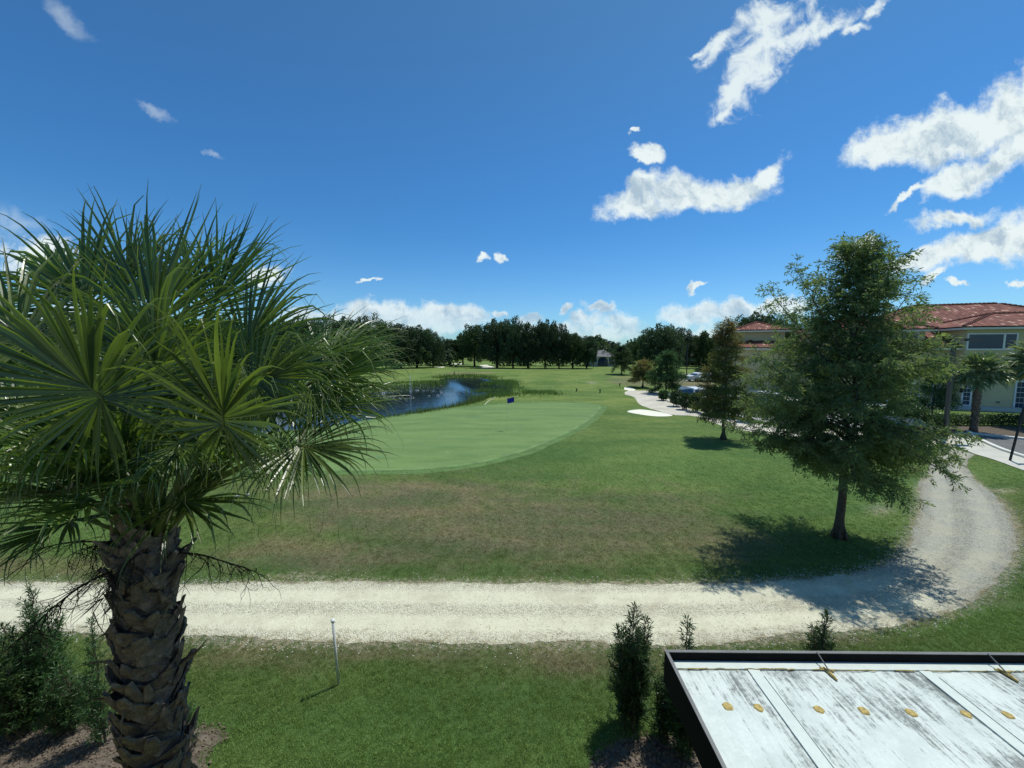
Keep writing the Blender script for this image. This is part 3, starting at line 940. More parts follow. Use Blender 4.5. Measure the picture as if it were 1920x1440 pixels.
# rim: outer beam and left beam, mitred boxes with a thin lighter top edge
MB().box(-0.012, W_AW, -0.012, 0.012, AZ - 0.19, AZ + 0.072).build('rim_beam', M['rim'], aw)
MB().box(-0.012, 0.012, -D_AW, -0.014, AZ - 0.19, AZ + 0.072).build('rim_beam', M['rim'], aw)
M['edge'] = simple('rim_edge', (0.13, 0.135, 0.13), 0.5, var=0.2, scale=6)
MB().box(-0.014, W_AW, -0.010, 0.014, AZ + 0.072, AZ + 0.077).build('edge_trim', M['edge'], aw)
MB().box(-0.014, 0.010, -D_AW, -0.012, AZ + 0.072, AZ + 0.077).build('edge_trim', M['edge'], aw)
# fixings
for px_, py_ in [(1365, 1324), (1423, 1326), (1535, 1328), (1618, 1330), (1705, 1333), (1806, 1334), (1883, 1335), (1990, 1338)]:
    g = G(px_, py_, AZ)
    lx, ly = g.x - aw.location.x, g.y - aw.location.y
    mb = MB(); V_ = []; nn_ = 12
    ring = [[], [], []]
    for k in range(nn_):
        a = 2 * PI * k / nn_; rr = 0.032 * random.uniform(.85, 1.12)
        ring[0].append((lx + rr * math.cos(a), ly + rr * math.sin(a), AZ + .001))
        ring[1].append((lx + rr * .8 * math.cos(a), ly + rr * .8 * math.sin(a), AZ + .007))
        ring[2].append((lx + rr * .35 * math.cos(a), ly + rr * .35 * math.sin(a), AZ + .005))
    V_ = ring[0] + ring[1] + ring[2]
    F_ = [(k + j * nn_, (k + 1) % nn_ + j * nn_, (k + 1) % nn_ + (j + 1) * nn_, k + (j + 1) * nn_) for j in range(2) for k in range(nn_)] + [tuple(range(2 * nn_, 3 * nn_))]
    mb.add(V_, F_); mb.build('sealed_fixing', M['seal'], aw)
for px_ in (1530, 1845, 2180):
    a = G(px_, 1222, AZ + .075); lx = a.x - aw.location.x
    mb = MB().tube([(lx, -0.002, AZ + .080), (lx + .008, -.13, AZ + .016)], .005, 6)
    mb.build('stay_rod', M['edge'], aw)
    mb = MB()
    mb.tube([(lx + .002, -.07, AZ + .012), (lx + .010, -.14, AZ + .014), (lx + .014, -.18, AZ + .010)], [.008, .012, .007], 6)
    mb.tube([(lx - .03, -.075, AZ + .011), (lx + .06, -.10, AZ + .012)], [.009, .007], 6)
    mb.build('stay_bracket', M['seal'], aw)
b = MB().box(0.0, W_AW, -D_AW - .05, -D_AW - .002, AZ - .22, AZ - .0); b.build('wall_ledger', M['rim'], aw)

# ------------------------------------------------------------------ white pipe stake on the lawn
b0 = G(635, 1284)
sk = empty('marker_post', (b0.x, b0.y, 0))
tag(sk, 'slim white metal post standing alone in the lawn near the gravel road', 'post')
top_ = Q(624, 1163, b0.y + .02)
loc = top_ - Vector((b0.x, b0.y, 0))
MB().tube([(0, 0, -.05), tuple(loc)], .021, 10).build('pole', M['white_metal'], sk, True)
MB().tube([tuple(loc - Vector((0, 0, .035))), tuple(loc + Vector((0, 0, .012)))], [.026, .032], 10).build('cap', M['white'], sk, True)
pp = G(440, 932); pq = G(468, 928)
pi_ = MB().tube([(0, 0, .03), (pq.x - pp.x, pq.y - pp.y, .03)], .03, 8).build('pipe', M['white_metal']); pi_.location = (pp.x, pp.y, 0)
tag(pi_, 'short white pipe lying on the grass behind the near palm', 'pipe')

# flag on the green
fb = G(951, 806)
fl = empty('golf_flag', (fb.x, fb.y, 0.008))
tag(fl, 'small blue golf flag on a thin pole on the putting green', 'golf flag')
MB().tube([(0, 0, 0), (0, 0, 2.18)], .006, 6).build('flagpole', M['white_metal'], fl)
V_ = []; F_ = []
for i_ in range(9):
    for j in range(5):
        u_ = i_ / 8; v_ = j / 4
        V_.append((.01 + u_ * .46, .05 * math.sin(u_ * 6) * u_, 1.80 + .34 * v_ + .07 * u_ - .02 * math.sin(u_ * 5)))
for i_ in range(8):
    for j in range(4):
        a = i_ * 5 + j; F_.append((a, a + 5, a + 6, a + 1))
mesh_obj('flag', V_, F_, M['flag'], fl, smooth=True)
# ------------------------------------------------------------------ near cabbage palm
M['frond'] = leafmat('palm_frond', (0.020, 0.056, 0.022), (0.200, 0.285, 0.056), 0.38, 0.34, 0.75, tipcol=(0.24, 0.23, 0.11), noise_scale=2.0)
M['petiole'] = simple('palm_petiole', (0.07, 0.10, 0.035), 0.5, var=0.25, scale=6)
M['boot'] = simple('palm_boot', (0.175, 0.140, 0.108), 0.95, var=0.55, scale=11.0, bmp=0.9, spec=0.1)
M['fibre'] = simple('palm_fibre', (0.045, 0.034, 0.025), 1.0, var=0.5, scale=22.0, bmp=1.0, spec=0.05)
M['deadfrond'] = simple('dead_frond', (0.17, 0.135, 0.085), 0.9, var=0.4, scale=9.0, spec=0.1)


def frame(xdir, up):
    x = np.array(xdir, dtype=float); x /= np.linalg.norm(x)
    z = np.array(up, dtype=float); z = z - x * (z @ x)
    if np.linalg.norm(z) < 1e-3: z = np.array([0, 0, 1.0]) - x * x[2]
    z /= np.linalg.norm(z); y = np.cross(z, x)
    return x, y, z


def fan_blade(hub, tip, nrm, Rl=0.95, nseg=44, droop=0.5, spread=150, costa=0.32, cup=0.25, stations=9, seed=0, wid=1.0):
    """a costapalmate blade: folded segments fused near the middle, free and drooping outside. Arrays V, F, tint, tip."""
    rs = np.random.default_rng(seed)
    X, Yv, Zv = frame(tip, nrm)
    V = []; F = []; ti = []; tp = []
    angs = np.linspace(-spread, spread, nseg) * PI / 180
    da = angs[1] - angs[0]
    for k, a in enumerate(angs):
        aa = a + rs.normal(0, da * .6)
        # starting point slides along the midrib for the outer segments
        c_ = costa * Rl * max(0.0, math.cos(a)) ** 1.2
        L = Rl * (0.66 + 0.34 * math.cos(a * .55)) * rs.uniform(.78, 1.16)
        d = X * math.cos(aa) + Yv * math.sin(aa)
        lift = cup * abs(math.sin(a * .6)) + rs.normal(0, .09)
        d = d + Zv * lift; d /= np.linalg.norm(d)
        s = np.cross(Zv, d); s /= np.linalg.norm(s) + 1e-9
        n = np.cross(d, s)
        p = np.array(hub) + X * c_ * .55
        fold = rs.uniform(.35, .75)
        dr = droop * rs.uniform(.2, 2.6)
        hang = rs.random() < .30
        if hang: dr += rs.uniform(.8, 3.4)
        kink = rs.uniform(.55, .8)
        tw = rs.normal(0, .3); tint0 = np.clip(rs.normal(.47, .22) + (.35 if hang else 0), 0, 1.2)  # hanging segments tinted lighter: the light they catch is painted in
        base = len(V)
        step = L / (stations - 1)
        fuse = rs.uniform(.30, .44) * L
        side = rs.normal(0, .9)
        for j in range(stations):
            t_ = j / (stations - 1); r_ = t_ * L
            wfull = 2 * (r_ + .02 + c_ * .35) * math.tan(da / 2) * 1.3 * wid
            wmax = 2 * (fuse + .02 + c_ * .35) * math.tan(da / 2) * 1.3 * wid
            if r_ > fuse:
                q_ = (r_ - fuse) / (L - fuse)
                w_ = wmax * (1 - q_) ** .95 * (1 + .12 * q_)
            else: w_ = wfull
            w_ = max(w_, .0028)
            hf = w_ * .5 * fold
            V += [p - s * w_ / 2 + n * hf * .5, p - n * hf * .5, p + s * w_ / 2 + n * hf * .5]
            g = tint0 + rs.normal(0, .03)
            ti += [g, g * .8, g]
            tpv = max(0, (t_ - .86) / .14) * .8
            tp += [tpv] * 3
            # advance, bending down (and a little sideways) past the kink
            if t_ > .35:
                bend = dr * (t_ - .35) * step * 3.0 / L
                if t_ > kink: bend *= 2.6
                d = d + np.array([0, 0, -1.0]) * bend + s * side * (t_ - .35) * .12
                d /= np.linalg.norm(d)
                s2 = s - d * (s @ d)
                s = s2 / (np.linalg.norm(s2) + 1e-9)
                n = np.cross(d, s)
            p = p + d * step
        for j in range(stations - 1):
            a0 = base + j * 3
            F += [(a0, a0 + 1, a0 + 4, a0 + 3), (a0 + 1, a0 + 2, a0 + 5, a0 + 4)]
        # thin thread hanging from some tips
        if rs.random() < .12 and p[2] < hub[2] - .1:
            q0 = p.copy(); dd = d.copy(); b2 = len(V)
            for j in range(5):
                V += [q0 - s * .0018, q0 + s * .0018]; ti += [.6, .6]; tp += [1, 1]
                dd = dd + np.array([rs.normal(0, .3), rs.normal(0, .3), -.35]); dd /= np.linalg.norm(dd)
                q0 = q0 + dd * .05
            for j in range(4): F.append((b2 + 2 * j, b2 + 2 * j + 1, b2 + 2 * j + 3, b2 + 2 * j + 2))
    return np.array(V), np.array(F), np.array(ti), np.array(tp)


def make_frond(parent, base, hub, tip, nrm, origin, seed=0, mat=None, petr=.016, **kw):
    """blade + petiole as one leaf object, in the palm's own frame"""
    V, F, ti, tp = fan_blade(hub, tip, nrm, seed=seed, **kw)
    # petiole: an arching tube from the bud to the hub, running on as the midrib
    b = Vector(base); h = Vector(hub); tpv = Vector(tip).normalized()
    mid = (b + h) / 2 + Vector((0, 0, .10 * (h - b).length)) 
    end = h + tpv * kw.get('Rl', .95) * .22
    mb = MB().tube([b, (b + mid) / 2 + Vector((0, 0, .02)), mid, (mid + h) / 2 + Vector((0, 0, .015)), h, end], [petr * 1.5, petr * 1.15, petr, petr * .9, petr * .75, petr * .3], 5)
    nV = len(V)
    PV = np.array(mb.V)
    V = np.vstack([V, PV]); 
    F = [tuple(f) for f in F] + [tuple(i + nV for i in f) for f in mb.F]
    ti = np.r_[ti, np.full(len(PV), .75)]; tp = np.r_[tp, np.full(len(PV), .15)]
    V = V - np.array(origin)
    return mesh_obj('frond', V, F, mat or M['frond'], parent, attrs={'tint': ti, 'tip': tp})


PD = 3.4
pt = Q(268, 1040, PD)
PALM = Vector((pt.x, PD, 0))
palm = empty('palm_tree', PALM)
tag(palm, 'large near cabbage palm with criss-crossed old leaf bases on its trunk, at the left', 'palm tree')
TZ = pt.z                    # where the trunk ends and the crown begins
lean = lambda z: Vector((-.08 + .08 * min(1, z / 3.4) + 0.025 * math.sin(z * 2.2), 0.02 * z / 3, 0))
# core trunk
mb = MB(); zs = np.linspace(-.1, TZ + .35, 26)
mb.tube([(lean(z).x, lean(z).y, z) for z in zs], [(.155 + .010 * math.sin(z * 5)) * (1.06 if z < .4 else 1) * (1 if z < TZ - .35 else 1 - .28 * min(1, (z - TZ + .35) / .6)) for z in zs], 18)
mb.build('trunk', M['fibre'], palm, True)


def boot_mesh(rs, r):
    """an old split leaf base: two legs that clasp the trunk and cross below a broken stub"""
    mb = MB()
    hgt = rs.uniform(.22, .38); wd = rs.uniform(.15, .24); out_ = rs.uniform(.04, .085); th = .018
    if rs.random() < .2: out_ += rs.uniform(.03, .09)
    for sg in (-1, 1):
        # leg from low and wide to the stub in the middle
        n = 6; top_, bot_ = [], []
        for k in range(n):
            t_ = k / (n - 1)
            ang = sg * (wd / r) * (1 - t_) ** 1.15 * .9
            w_ = .030 + .052 * math.sin(PI * min(1, t_ * .9 + .1)) 
            rad = r + .004 + out_ * t_ ** 1.6 + (.008 if sg > 0 else .0)
            z = hgt * t_ - .04
            da = w_ / r * .55
            for (dz, dang, dr) in ((-w_ * .55, -sg * da, 0), (w_ * .55, sg * da, 0), (w_ * .55, sg * da, th), (-w_ * .55, -sg * da, th)):
                a_ = ang + dang; rr = rad + dr
                top_.append((rr * math.cos(a_), rr * math.sin(a_), z + dz))
        F = []
        for k in range(n - 1):
            for j in range(4):
                a0 = k * 4 + j; b0 = k * 4 + (j + 1) % 4
                F.append((a0, b0, b0 + 4, a0 + 4))
        F += [(0, 3, 2, 1), ((n - 1) * 4, (n - 1) * 4 + 1, (n - 1) * 4 + 2, (n - 1) * 4 + 3)]
        mb.add(top_, F)
    # stub
    sw = rs.uniform(.035, .055); sh = rs.uniform(.03, .12); so = out_ + rs.uniform(.0, .03)
    z0 = hgt - .12
    V = []
    for (z, o_, w_) in ((z0, out_ * .7, sw * 1.5), (z0 + .07, out_ * .95, sw * 1.2), (z0 + .10 + sh, so + .012, sw * rs.uniform(.5, .95))):
        for (dy, dr) in ((-w_, 0), (w_, 0), (w_ * .8, .024), (0, .032), (-w_ * .8, .024)):
            V.append((r + o_ + dr, dy, z + (rs.uniform(-.02, .03) if z > z0 + .08 else 0)))
    F = []
    for k in range(2):
        for j in range(5):
            F.append((k * 5 + j, k * 5 + (j + 1) % 5, k * 5 + 5 + (j + 1) % 5, k * 5 + 5 + j))
    F += [(10, 11, 12, 13, 14)]
    mb.add(V, F)
    return mb


rs = np.random.default_rng(11)
boot_meshes = []
for k in range(12):
    o = boot_mesh(rs, .155).build('boot', M['boot'], palm)
    boot_meshes.append(o.data)
    bpy.data.objects.remove(o)
nb_ = 170
for k in range(nb_):
    z = .05 + (TZ + .1) * k / nb_
    a = k * R(137.508) + rs.normal(0, .12)
    o = bpy.data.objects.new('boot', boot_meshes[k % 12]); COL.objects.link(o); o.parent = palm
    o.location = lean(z) + Vector((0, 0, z)); o.rotation_euler = (rs.normal(0, .05), rs.normal(0, .05), a)
    sc0 = (1 - .12 * max(0, (z - TZ + .5))) * rs.uniform(.92, 1.05)
    o.scale = (sc0, sc0, rs.uniform(.85, 1.2))
# ragged fibre strips and hanging husks on the trunk
hk = MB()
for k in range(46):
    z = rs.uniform(1.2, TZ + .3); a = rs.uniform(0, 2 * PI); r0 = .19 + rs.uniform(0, .03)
    p0 = Vector((r0 * math.cos(a), r0 * math.sin(a), z)); l = rs.uniform(.12, .38)
    pts = [p0]; d = Vector((math.cos(a) * .35, math.sin(a) * .35, rs.choice([-1, 1]) * rs.uniform(.5, 1)))
    for j in range(3):
        d = d + Vector((rs.normal(0, .35), rs.normal(0, .35), rs.normal(0, .2))); d.normalize(); pts.append(pts[-1] + d * l / 3)
    hk.tube(pts, [.012, .016, .010, .002], 4)
hk.build('fibre_strips', M['deadfrond'], palm)['kind'] = 'stuff'

BUD = Vector((lean(TZ).x, lean(TZ).y, TZ + .30))      # local
# petiole bases fanning out of the top
pb = MB()
for k in range(34):
    a = k * R(137.5); z = TZ - .25 + .5 * k / 34; el = R(58 + 28 * k / 34)
    r0 = .13 * (1 - .6 * k / 34)
    p0 = Vector((r0 * math.cos(a), r0 * math.sin(a), z)); d = Vector((math.cos(a) * math.cos(el), math.sin(a) * math.cos(el), math.sin(el)))
    L = rs.uniform(.2, .36)
    pb.tube([p0, p0 + d * L * .5 + Vector((0, 0, .02)), p0 + d * L], [.055, .034, .022], 6)
pb.build('petiole_bases', M['boot'], palm)['kind'] = 'stuff'

# hand-placed leaves that the photograph shows: hub pixel + distance, tip direction, face direction
tocam = lambda px, py, D: (Vector((0, 0, CAM_H)) - Q(px, py, D)).normalized()
HAND = [
    # (px, py, D, tip dir, normal, R, droop, spread, seed)
    (420, 795, 2.75, (.30, -.45, .95), (-.05, -1, .15), .86, .42, 165, 1),
    (190, 745, 2.70, (-.35, -.45, .85), (.1, -1, .25), .92, .55, 160, 2),
    (285, 640, 3.65, (.02, .15, 1), (0, -1, .25), 1.22, .08, 82, 3),
    (450, 665, 3.60, (.45, .10, .80), (-.3, -1, .3), .95, .3, 95, 4),
    (545, 690, 3.75, (.85, .25, .42), (-.15, -.4, 1), .98, .25, 105, 5),
    (560, 835, 3.10, (.92, -.25, -.10), (.05, -.5, 1), .70, .55, 135, 6),
    (170, 590, 3.75, (-.35, .15, .85), (.15, -1, .4), 1.05, .55, 90, 7),
    (60, 640, 3.35, (-.75, -.1, .6), (.3, -.8, .7), 1.0, .8, 110, 8),
    (50, 790, 3.1, (-.7, -.35, .1), (-.1, -.8, .7), .78, 1.0, 120, 9),
    (340, 830, 3.0, (.15, -.5, -.3), (.1, -.8, .5), .40, .9, 110, 10),
    (520, 850, 3.6, (.8, .1, -.35), (.2, -.7, .6), .42, .7, 110, 11),
    (350, 560, 4.15, (.1, .5, .9), (0, -.9, .5), .95, .2, 85, 12),
    (90, 830, 3.6, (-.8, -.1, -.2), (-.1, -.8, .5), .50, .8, 100, 13),
    (520, 760, 4.1, (.85, .45, .2), (0, -.3, 1), .98, .35, 110, 14),
    (-30, 720, 3.3, (-.8, -.3, .4), (.4, -.8, .6), .9, .8, 120, 15),
    (200, 850, 3.3, (-.3, -.3, -.5), (0, -.9, .45), .34, .8, 110, 16),
    (580, 720, 3.55, (.93, -.02, .30), (-.1, -.6, .8), .86, .25, 100, 17),
    (110, 560, 4.1, (-.5, .4, .6), (.2, -.8, .6), .95, .9, 110, 18),
    (590, 765, 3.9, (.9, .2, .12), (0, -.5, 1), .74, .45, 100, 31),
    (520, 700, 3.4, (.6, -.2, .35), (-.1, -.8, .7), .72, .7, 110, 32),
    (470, 720, 3.0, (.75, -.1, .3), (-.1, -.9, .4), .70, .6, 100, 33),
    (300, 720, 3.0, (0, -.1, 1), (.05, -1, .2), .85, .5, 110, 34),
    (610, 700, 4.1, (.9, .3, .2), (-.1, -.6, .8), .8, .6, 110, 35),
    (210, 690, 4.5, (-.1, .3, .9), (.1, -1, .4), 1.0, .4, 120, 19),
    (340, 700, 4.4, (.2, .3, .9), (0, -1, .4), 1.0, .4, 120, 20),
    (450, 760, 4.3, (.6, .3, .4), (0, -.8, .6), .9, .4, 120, 21),
    (40, 740, 4.3, (-.6, .3, .4), (0, -.8, .6), .9, .6, 120, 22),
    (130, 800, 4.0, (-.6, .2, -.1), (0, -.8, .6), .75, .9, 120, 23),
    (600, 670, 4.3, (.75, .5, .35), (-.2, -.8, .7), .8, .5, 105, 24),
    (300, 790, 3.9, (.1, -.2, .9), (0, -1, .3), .6, .5, 130, 25),
    (395, 590, 4.0, (.25, .2, .95), (-.1, -1, .3), 1.0, .2, 80, 26),
    (240, 560, 4.3, (-.12, .2, .95), (.1, -1, .3), 1.0, .2, 80, 27),
]
for (px_, py_, D_, tdir, nr, Rl, dr, sp_, sd_) in HAND:
    h = Q(px_, py_, D_) - PALM
    bz = BUD + Vector((h.x * .12, h.y * .12, -.1 if h.z > TZ + .5 else -.28))
    make_frond(palm, bz, h, tdir, nr, (0, 0, 0), seed=sd_, Rl=Rl, droop=dr, spread=sp_, nseg=int(36 + sp_ * .25), cup=.12, costa=.2 if sp_ > 130 else .34)
# the rest of the crown
for k in range(26):
    a = k * R(137.508) + 1.0
    f = (k + .5) / 26
    el = R(82 - 66 * f)
    d = Vector((math.cos(a) * math.cos(el), math.sin(a) * math.cos(el), math.sin(el)))
    pl = rs.uniform(.65, .95) * (1.0 if d.y > -.2 else .72)
    h = BUD + d * pl + Vector((0, 0, .08))
    ho = h + PALM
    tipd = (d + Vector((0, 0, -.25 - .15 * f))).normalized()
    side_ = Vector((-math.sin(a), math.cos(a), 0))
    nr = side_.cross(tipd) * -1
    if nr.z < 0: nr = -nr
    if ho.y < 2.75 or (h.length and ho.x > -1.9 and ho.y < 2.9): continue
    make_frond(palm, BUD + d * .05 + Vector((0, 0, -.25 * f)), h, tipd, nr + Vector((rs.normal(0, .2), rs.normal(0, .2), 0)), (0, 0, 0), seed=100 + k,
               Rl=rs.uniform(.78, .98) * (1 - .25 * f), droop=rs.uniform(.3, .65), spread=115, nseg=52, stations=8)

# dark wiry flower stalks
def wiry(parent, p0, d0, L, seed, n_br=9):
    r_ = np.random.default_rng(seed); mb = MB()
    pts = [Vector(p0)]; d = Vector(d0).normalized()
    for k in range(9):
        d = (d + Vector((r_.normal(0, .10), r_.normal(0, .10), -.10))).normalized(); pts.append(pts[-1] + d * L / 9)
    mb.tube(pts, [.012 - .001 * k for k in range(10)], 5)
    for k in range(2, 10):
        for b in range(3):
            dd = (Vector((r_.normal(0, .7), r_.normal(0, .7), r_.normal(-.35, .4))) + d * .7).normalized(); q = pts[k]; l = r_.uniform(.15, .42); pp_ = [q]
            for j in range(4):
                dd = (dd + Vector((r_.normal(0, .25), r_.normal(0, .25), r_.normal(-.12, .2)))).normalized(); pp_.append(pp_[-1] + dd * l / 4)
                if r_.random() < .9:
                    e = (dd + Vector((r_.normal(0, .8), r_.normal(0, .8), r_.normal(0, .6)))).normalized()
                    e2 = (e + Vector((r_.normal(0, .5), r_.normal(0, .5), r_.normal(-.2, .4)))).normalized()
                    mb.tube([pp_[-1], pp_[-1] + e * .05, pp_[-1] + e * .05 + e2 * .06], [.0022, .0018, .001], 3, cap=False)
            mb.tube(pp_, [.0045, .0038, .003, .0024, .0018], 4, cap=False)
    return mb.build('flower_stalk', M['fibre'], parent)


wiry(palm, BUD + Vector((-.15, 0, -.25)), (-1, -.1, .45), .9, 1)
wiry(palm, BUD + Vector((-.15, .1, -.4)), (-.9, .4, .35), .9, 3)
wiry(palm, BUD + Vector((.16, 0, -.3)), (1, .1, .1), .8, 4)
wiry(palm, BUD + Vector((-.1, -.16, -.35)), (-.4, -.8, .1), .6, 5)
wiry(palm, BUD + Vector((-.2, 0, -.6)), (-.9, -.1, .6), .5, 6)
wiry(palm, BUD + Vector((.1, -.16, -.2)), (.3, -.8, .2), .5, 7)


# ------------------------------------------------------------------ trees
M['cyp'] = leafmat('cypress_foliage', (0.105, 0.158, 0.085), (0.245, 0.285, 0.135), 0.50, 0.6, 0.2)
M['cyp_g'] = leafmat('young_cypress_foliage', (0.035, 0.090, 0.045), (0.10, 0.19, 0.075), 0.4, 0.6, 0.2)
M['cyp_r'] = leafmat('rusty_cypress_foliage', (0.085, 0.150, 0.055), (0.290, 0.215, 0.100), 0.50, 0.6, 0.2, noise_scale=.5)
M['oak'] = leafmat('oak_foliage', (0.026, 0.054, 0.034), (0.080, 0.115, 0.056), 0.32, 0.6, 0.2, noise_scale=.25)
M['oakl'] = leafmat('lighter_oak_foliage', (0.034, 0.072, 0.032), (0.095, 0.140, 0.055), 0.32, 0.6, 0.2, noise_scale=.25)
M['shrub'] = leafmat('podocarpus_foliage', (0.020, 0.060, 0.030), (0.090, 0.160, 0.055), 0.3, 0.45, 0.4)
M['shrubl'] = leafmat('lighter_shrub_foliage', (0.022, 0.070, 0.030), (0.115, 0.20, 0.062), 0.35, 0.45, 0.4)
M['hedge'] = leafmat('hedge_foliage', (0.022, 0.055, 0.020), (0.085, 0.15, 0.050), 0.25, 0.45, 0.4)
M['reed'] = leafmat('reed_blades', (0.09, 0.15, 0.045), (0.20, 0.26, 0.08), 0.3, 0.6, 0.2)


def conifer(parent, H, z0, Rmax, seed, mat, barkmat, n_br=110, spray=.20, dens=1.0, tr=.17, lead=None, top_pow=.75, shape=None, feather=5, tintbias=None, gap=0.0, special=()):
    """bald cypress: straight trunk, ascending limbs, drooping feathery twigs"""
    r_ = np.random.default_rng(seed)
    wood = MB(); 
    zs = np.linspace(-.05, H * .97, 14)
    bend = [Vector((r_.normal(0, .02) * z, r_.normal(0, .02) * z, z)) for z in zs]
    bend[0] = Vector((0, 0, -.05)); bend[1].x *= .3; bend[1].y *= .3
    rad = [tr * (1 - .93 * (z / H)) * (1.45 if z < .1 else 1) for z in zs]
    wood.tube(bend, rad, 10)
    for k in range(6):
        a = k * PI / 3 + r_.normal(0, .3); wood.tube([(tr * .8 * math.cos(a), tr * .8 * math.sin(a), .45), (tr * 1.9 * math.cos(a), tr * 1.9 * math.sin(a), -.05)], [tr * .12, tr * .4], 6)
    wood.build('trunk', barkmat, parent, True)
    limb = MB()
    SP, SD, ST = [], [], []
    def axis(z):
        f = np.clip((z - zs[0]) / (zs[-1] - zs[0]) * 13, 0, 12.999); i_ = int(f); return bend[i_].lerp(bend[i_ + 1], f - i_)
    def spread_at(t_, a):
        s_ = (1 - t_) ** top_pow * min(1, (t_ + .12) / .22) ** .6
        if shape: s_ *= shape(t_, a)
        return Rmax * s_
    for k in range(n_br + len(special)):
        t_ = (k + r_.uniform(0, 1)) / n_br if k < n_br else .6
        t_ = t_ ** 1.05
        z = z0 + (H * .96 - z0) * t_
        a = k * R(137.5) + r_.normal(0, .3)
        L = spread_at(t_, a) * r_.choice([.55, .75, .9, 1.0, 1.08, 1.2], p=[.16, .20, .26, .24, .10, .04])
        if L < .12: L = .12
        if k < n_br and r_.random() < gap: continue
        el = R(22 + 38 * t_ ** 1.2) + r_.normal(0, .24)
        d = Vector((math.cos(a) * math.cos(el), math.sin(a) * math.cos(el), math.sin(el)))
        sp_z = None
        if k >= n_br:
            z, tgt = special[k - n_br]; d = Vector(tgt) - axis(z); L = d.length; d.normalize()
        p = axis(z); pts = [p.copy()]
        n = max(4, int(L / .22))
        for j in range(n):
            d = (d + (Vector((r_.normal(0, .07), r_.normal(0, .07), r_.normal(0, .05) - (.085 if t_ < .6 else .02))) if k < n_br else Vector(r_.normal(0, .015, 3)))).normalized()
            p = p + d * L / n; pts.append(p.copy())
        r0 = max(.008, tr * .28 * (1 - t_) * (L / Rmax + .3))
        limb.tube(pts, [r0 * (1 - .9 * j / n) + .003 for j in range(n + 1)], 5, cap=False)
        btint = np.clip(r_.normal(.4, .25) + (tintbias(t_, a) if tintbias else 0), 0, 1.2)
        # twigs
        s = (.22 if k < n_br else (.60 if k < n_br + 4 else .38)) * L
        while s < L * 1.02:
            f = s / L * n; i_ = min(int(f), n - 1); q = pts[i_].lerp(pts[i_ + 1], min(1, f - i_))
            bd = (pts[i_ + 1] - pts[i_]).normalized()
            for sg in (-1, 1):
                sd_ = Vector((-bd.y, bd.x, 0)); sd_ = sd_.normalized() if sd_.length > .01 else Vector((1, 0, 0))
                tl = min(.85, .28 + .42 * (1 - s / L) * L * .5) * r_.uniform(.6, 1.25)
                td = (bd * .75 + sd_ * sg * r_.uniform(.4, 1.1) + Vector((0, 0, r_.normal(.12, .5)))).normalized()
                m_ = max(3, int(tl / .10 * dens)); qq = q.copy(); prev = q.copy()
                for j in range(m_):
                    td = (td + Vector((r_.normal(0, .10), r_.normal(0, .10), -.10))).normalized(); qq = qq + td * tl / m_
                    for e in range(2):
                        SP.append(qq + Vector(r_.normal(0, .025, 3)))
                        o_ = (td * .7 + Vector((r_.normal(0, .65), r_.normal(0, .65), r_.normal(-.45, .35)))).normalized()
                        SD.append(o_); ST.append(np.clip(btint + r_.normal(0, .12), 0, 1))
                limb.tube([q, (q + qq) / 2 + Vector((0, 0, .03)), qq], [.006, .004, .002], 3, cap=False)
            s += r_.uniform(.13, .22) / dens ** .5
    limb.build('limbs', barkmat, parent)['kind'] = 'stuff'
    P = np.array(SP); D = np.array(SD); T = np.array(ST); n = len(P)
    # every spray is a feather of a few narrow leaflets
    Vs, Fs, Ts = [], [], []; off = 0
    for q in range(feather):
        tq = q / max(1, feather - 1)
        nrm = rand_dirs(n)
        sdir = norm(np.cross(D, nrm)); sg = 1 if q % 2 else -1
        start = P + D * (spray * .75 * tq)[..., None] if False else P + D * (spray * .65 * tq)
        dd = norm(D * .75 + sdir * sg * (.75 if q < feather - 1 else .1) + rng.normal(0, .15, D.shape))
        V_, F_ = kites(start, dd, rand_dirs(n), rng.uniform(.55, 1.1, n) * spray * .66, spray * .15)
        Vs.append(V_); Fs.append(F_ + off); off += len(V_); Ts.append(np.repeat(T, 4))
    V_ = np.vstack(Vs); F_ = np.vstack(Fs)
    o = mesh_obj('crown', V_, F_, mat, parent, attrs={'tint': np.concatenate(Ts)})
    return o, n


bt = G(1572, 1008)
big_tree = empty('cypress_tree', (bt.x, bt.y, 0))
tag(big_tree, 'tall feathery bald cypress beside the road bend, casting the biggest shadow', 'tree')
tz_ = Q(1597, 452, bt.y)
def shp(t_, a):
    s_ = 1.0
    c_ = math.cos(a)
    if c_ < -.3 and .30 < t_ < .62: s_ *= 1.18
    if t_ < .14: s_ *= .86
    return s_
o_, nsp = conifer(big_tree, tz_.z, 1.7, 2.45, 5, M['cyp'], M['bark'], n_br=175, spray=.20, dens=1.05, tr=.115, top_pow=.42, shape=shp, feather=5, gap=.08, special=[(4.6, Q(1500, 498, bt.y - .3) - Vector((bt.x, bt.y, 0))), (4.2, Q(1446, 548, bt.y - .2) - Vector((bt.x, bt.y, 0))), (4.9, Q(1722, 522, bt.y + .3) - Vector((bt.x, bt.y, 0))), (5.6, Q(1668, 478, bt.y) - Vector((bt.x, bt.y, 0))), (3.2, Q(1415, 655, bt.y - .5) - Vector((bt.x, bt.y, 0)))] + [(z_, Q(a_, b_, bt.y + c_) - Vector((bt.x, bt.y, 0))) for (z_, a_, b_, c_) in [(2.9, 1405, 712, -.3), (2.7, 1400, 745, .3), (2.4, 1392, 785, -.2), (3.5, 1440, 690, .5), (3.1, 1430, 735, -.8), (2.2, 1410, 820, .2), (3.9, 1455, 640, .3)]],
        tintbias=lambda t_, a: .12 * math.cos(a) + (.15 if t_ < .4 else -.05))
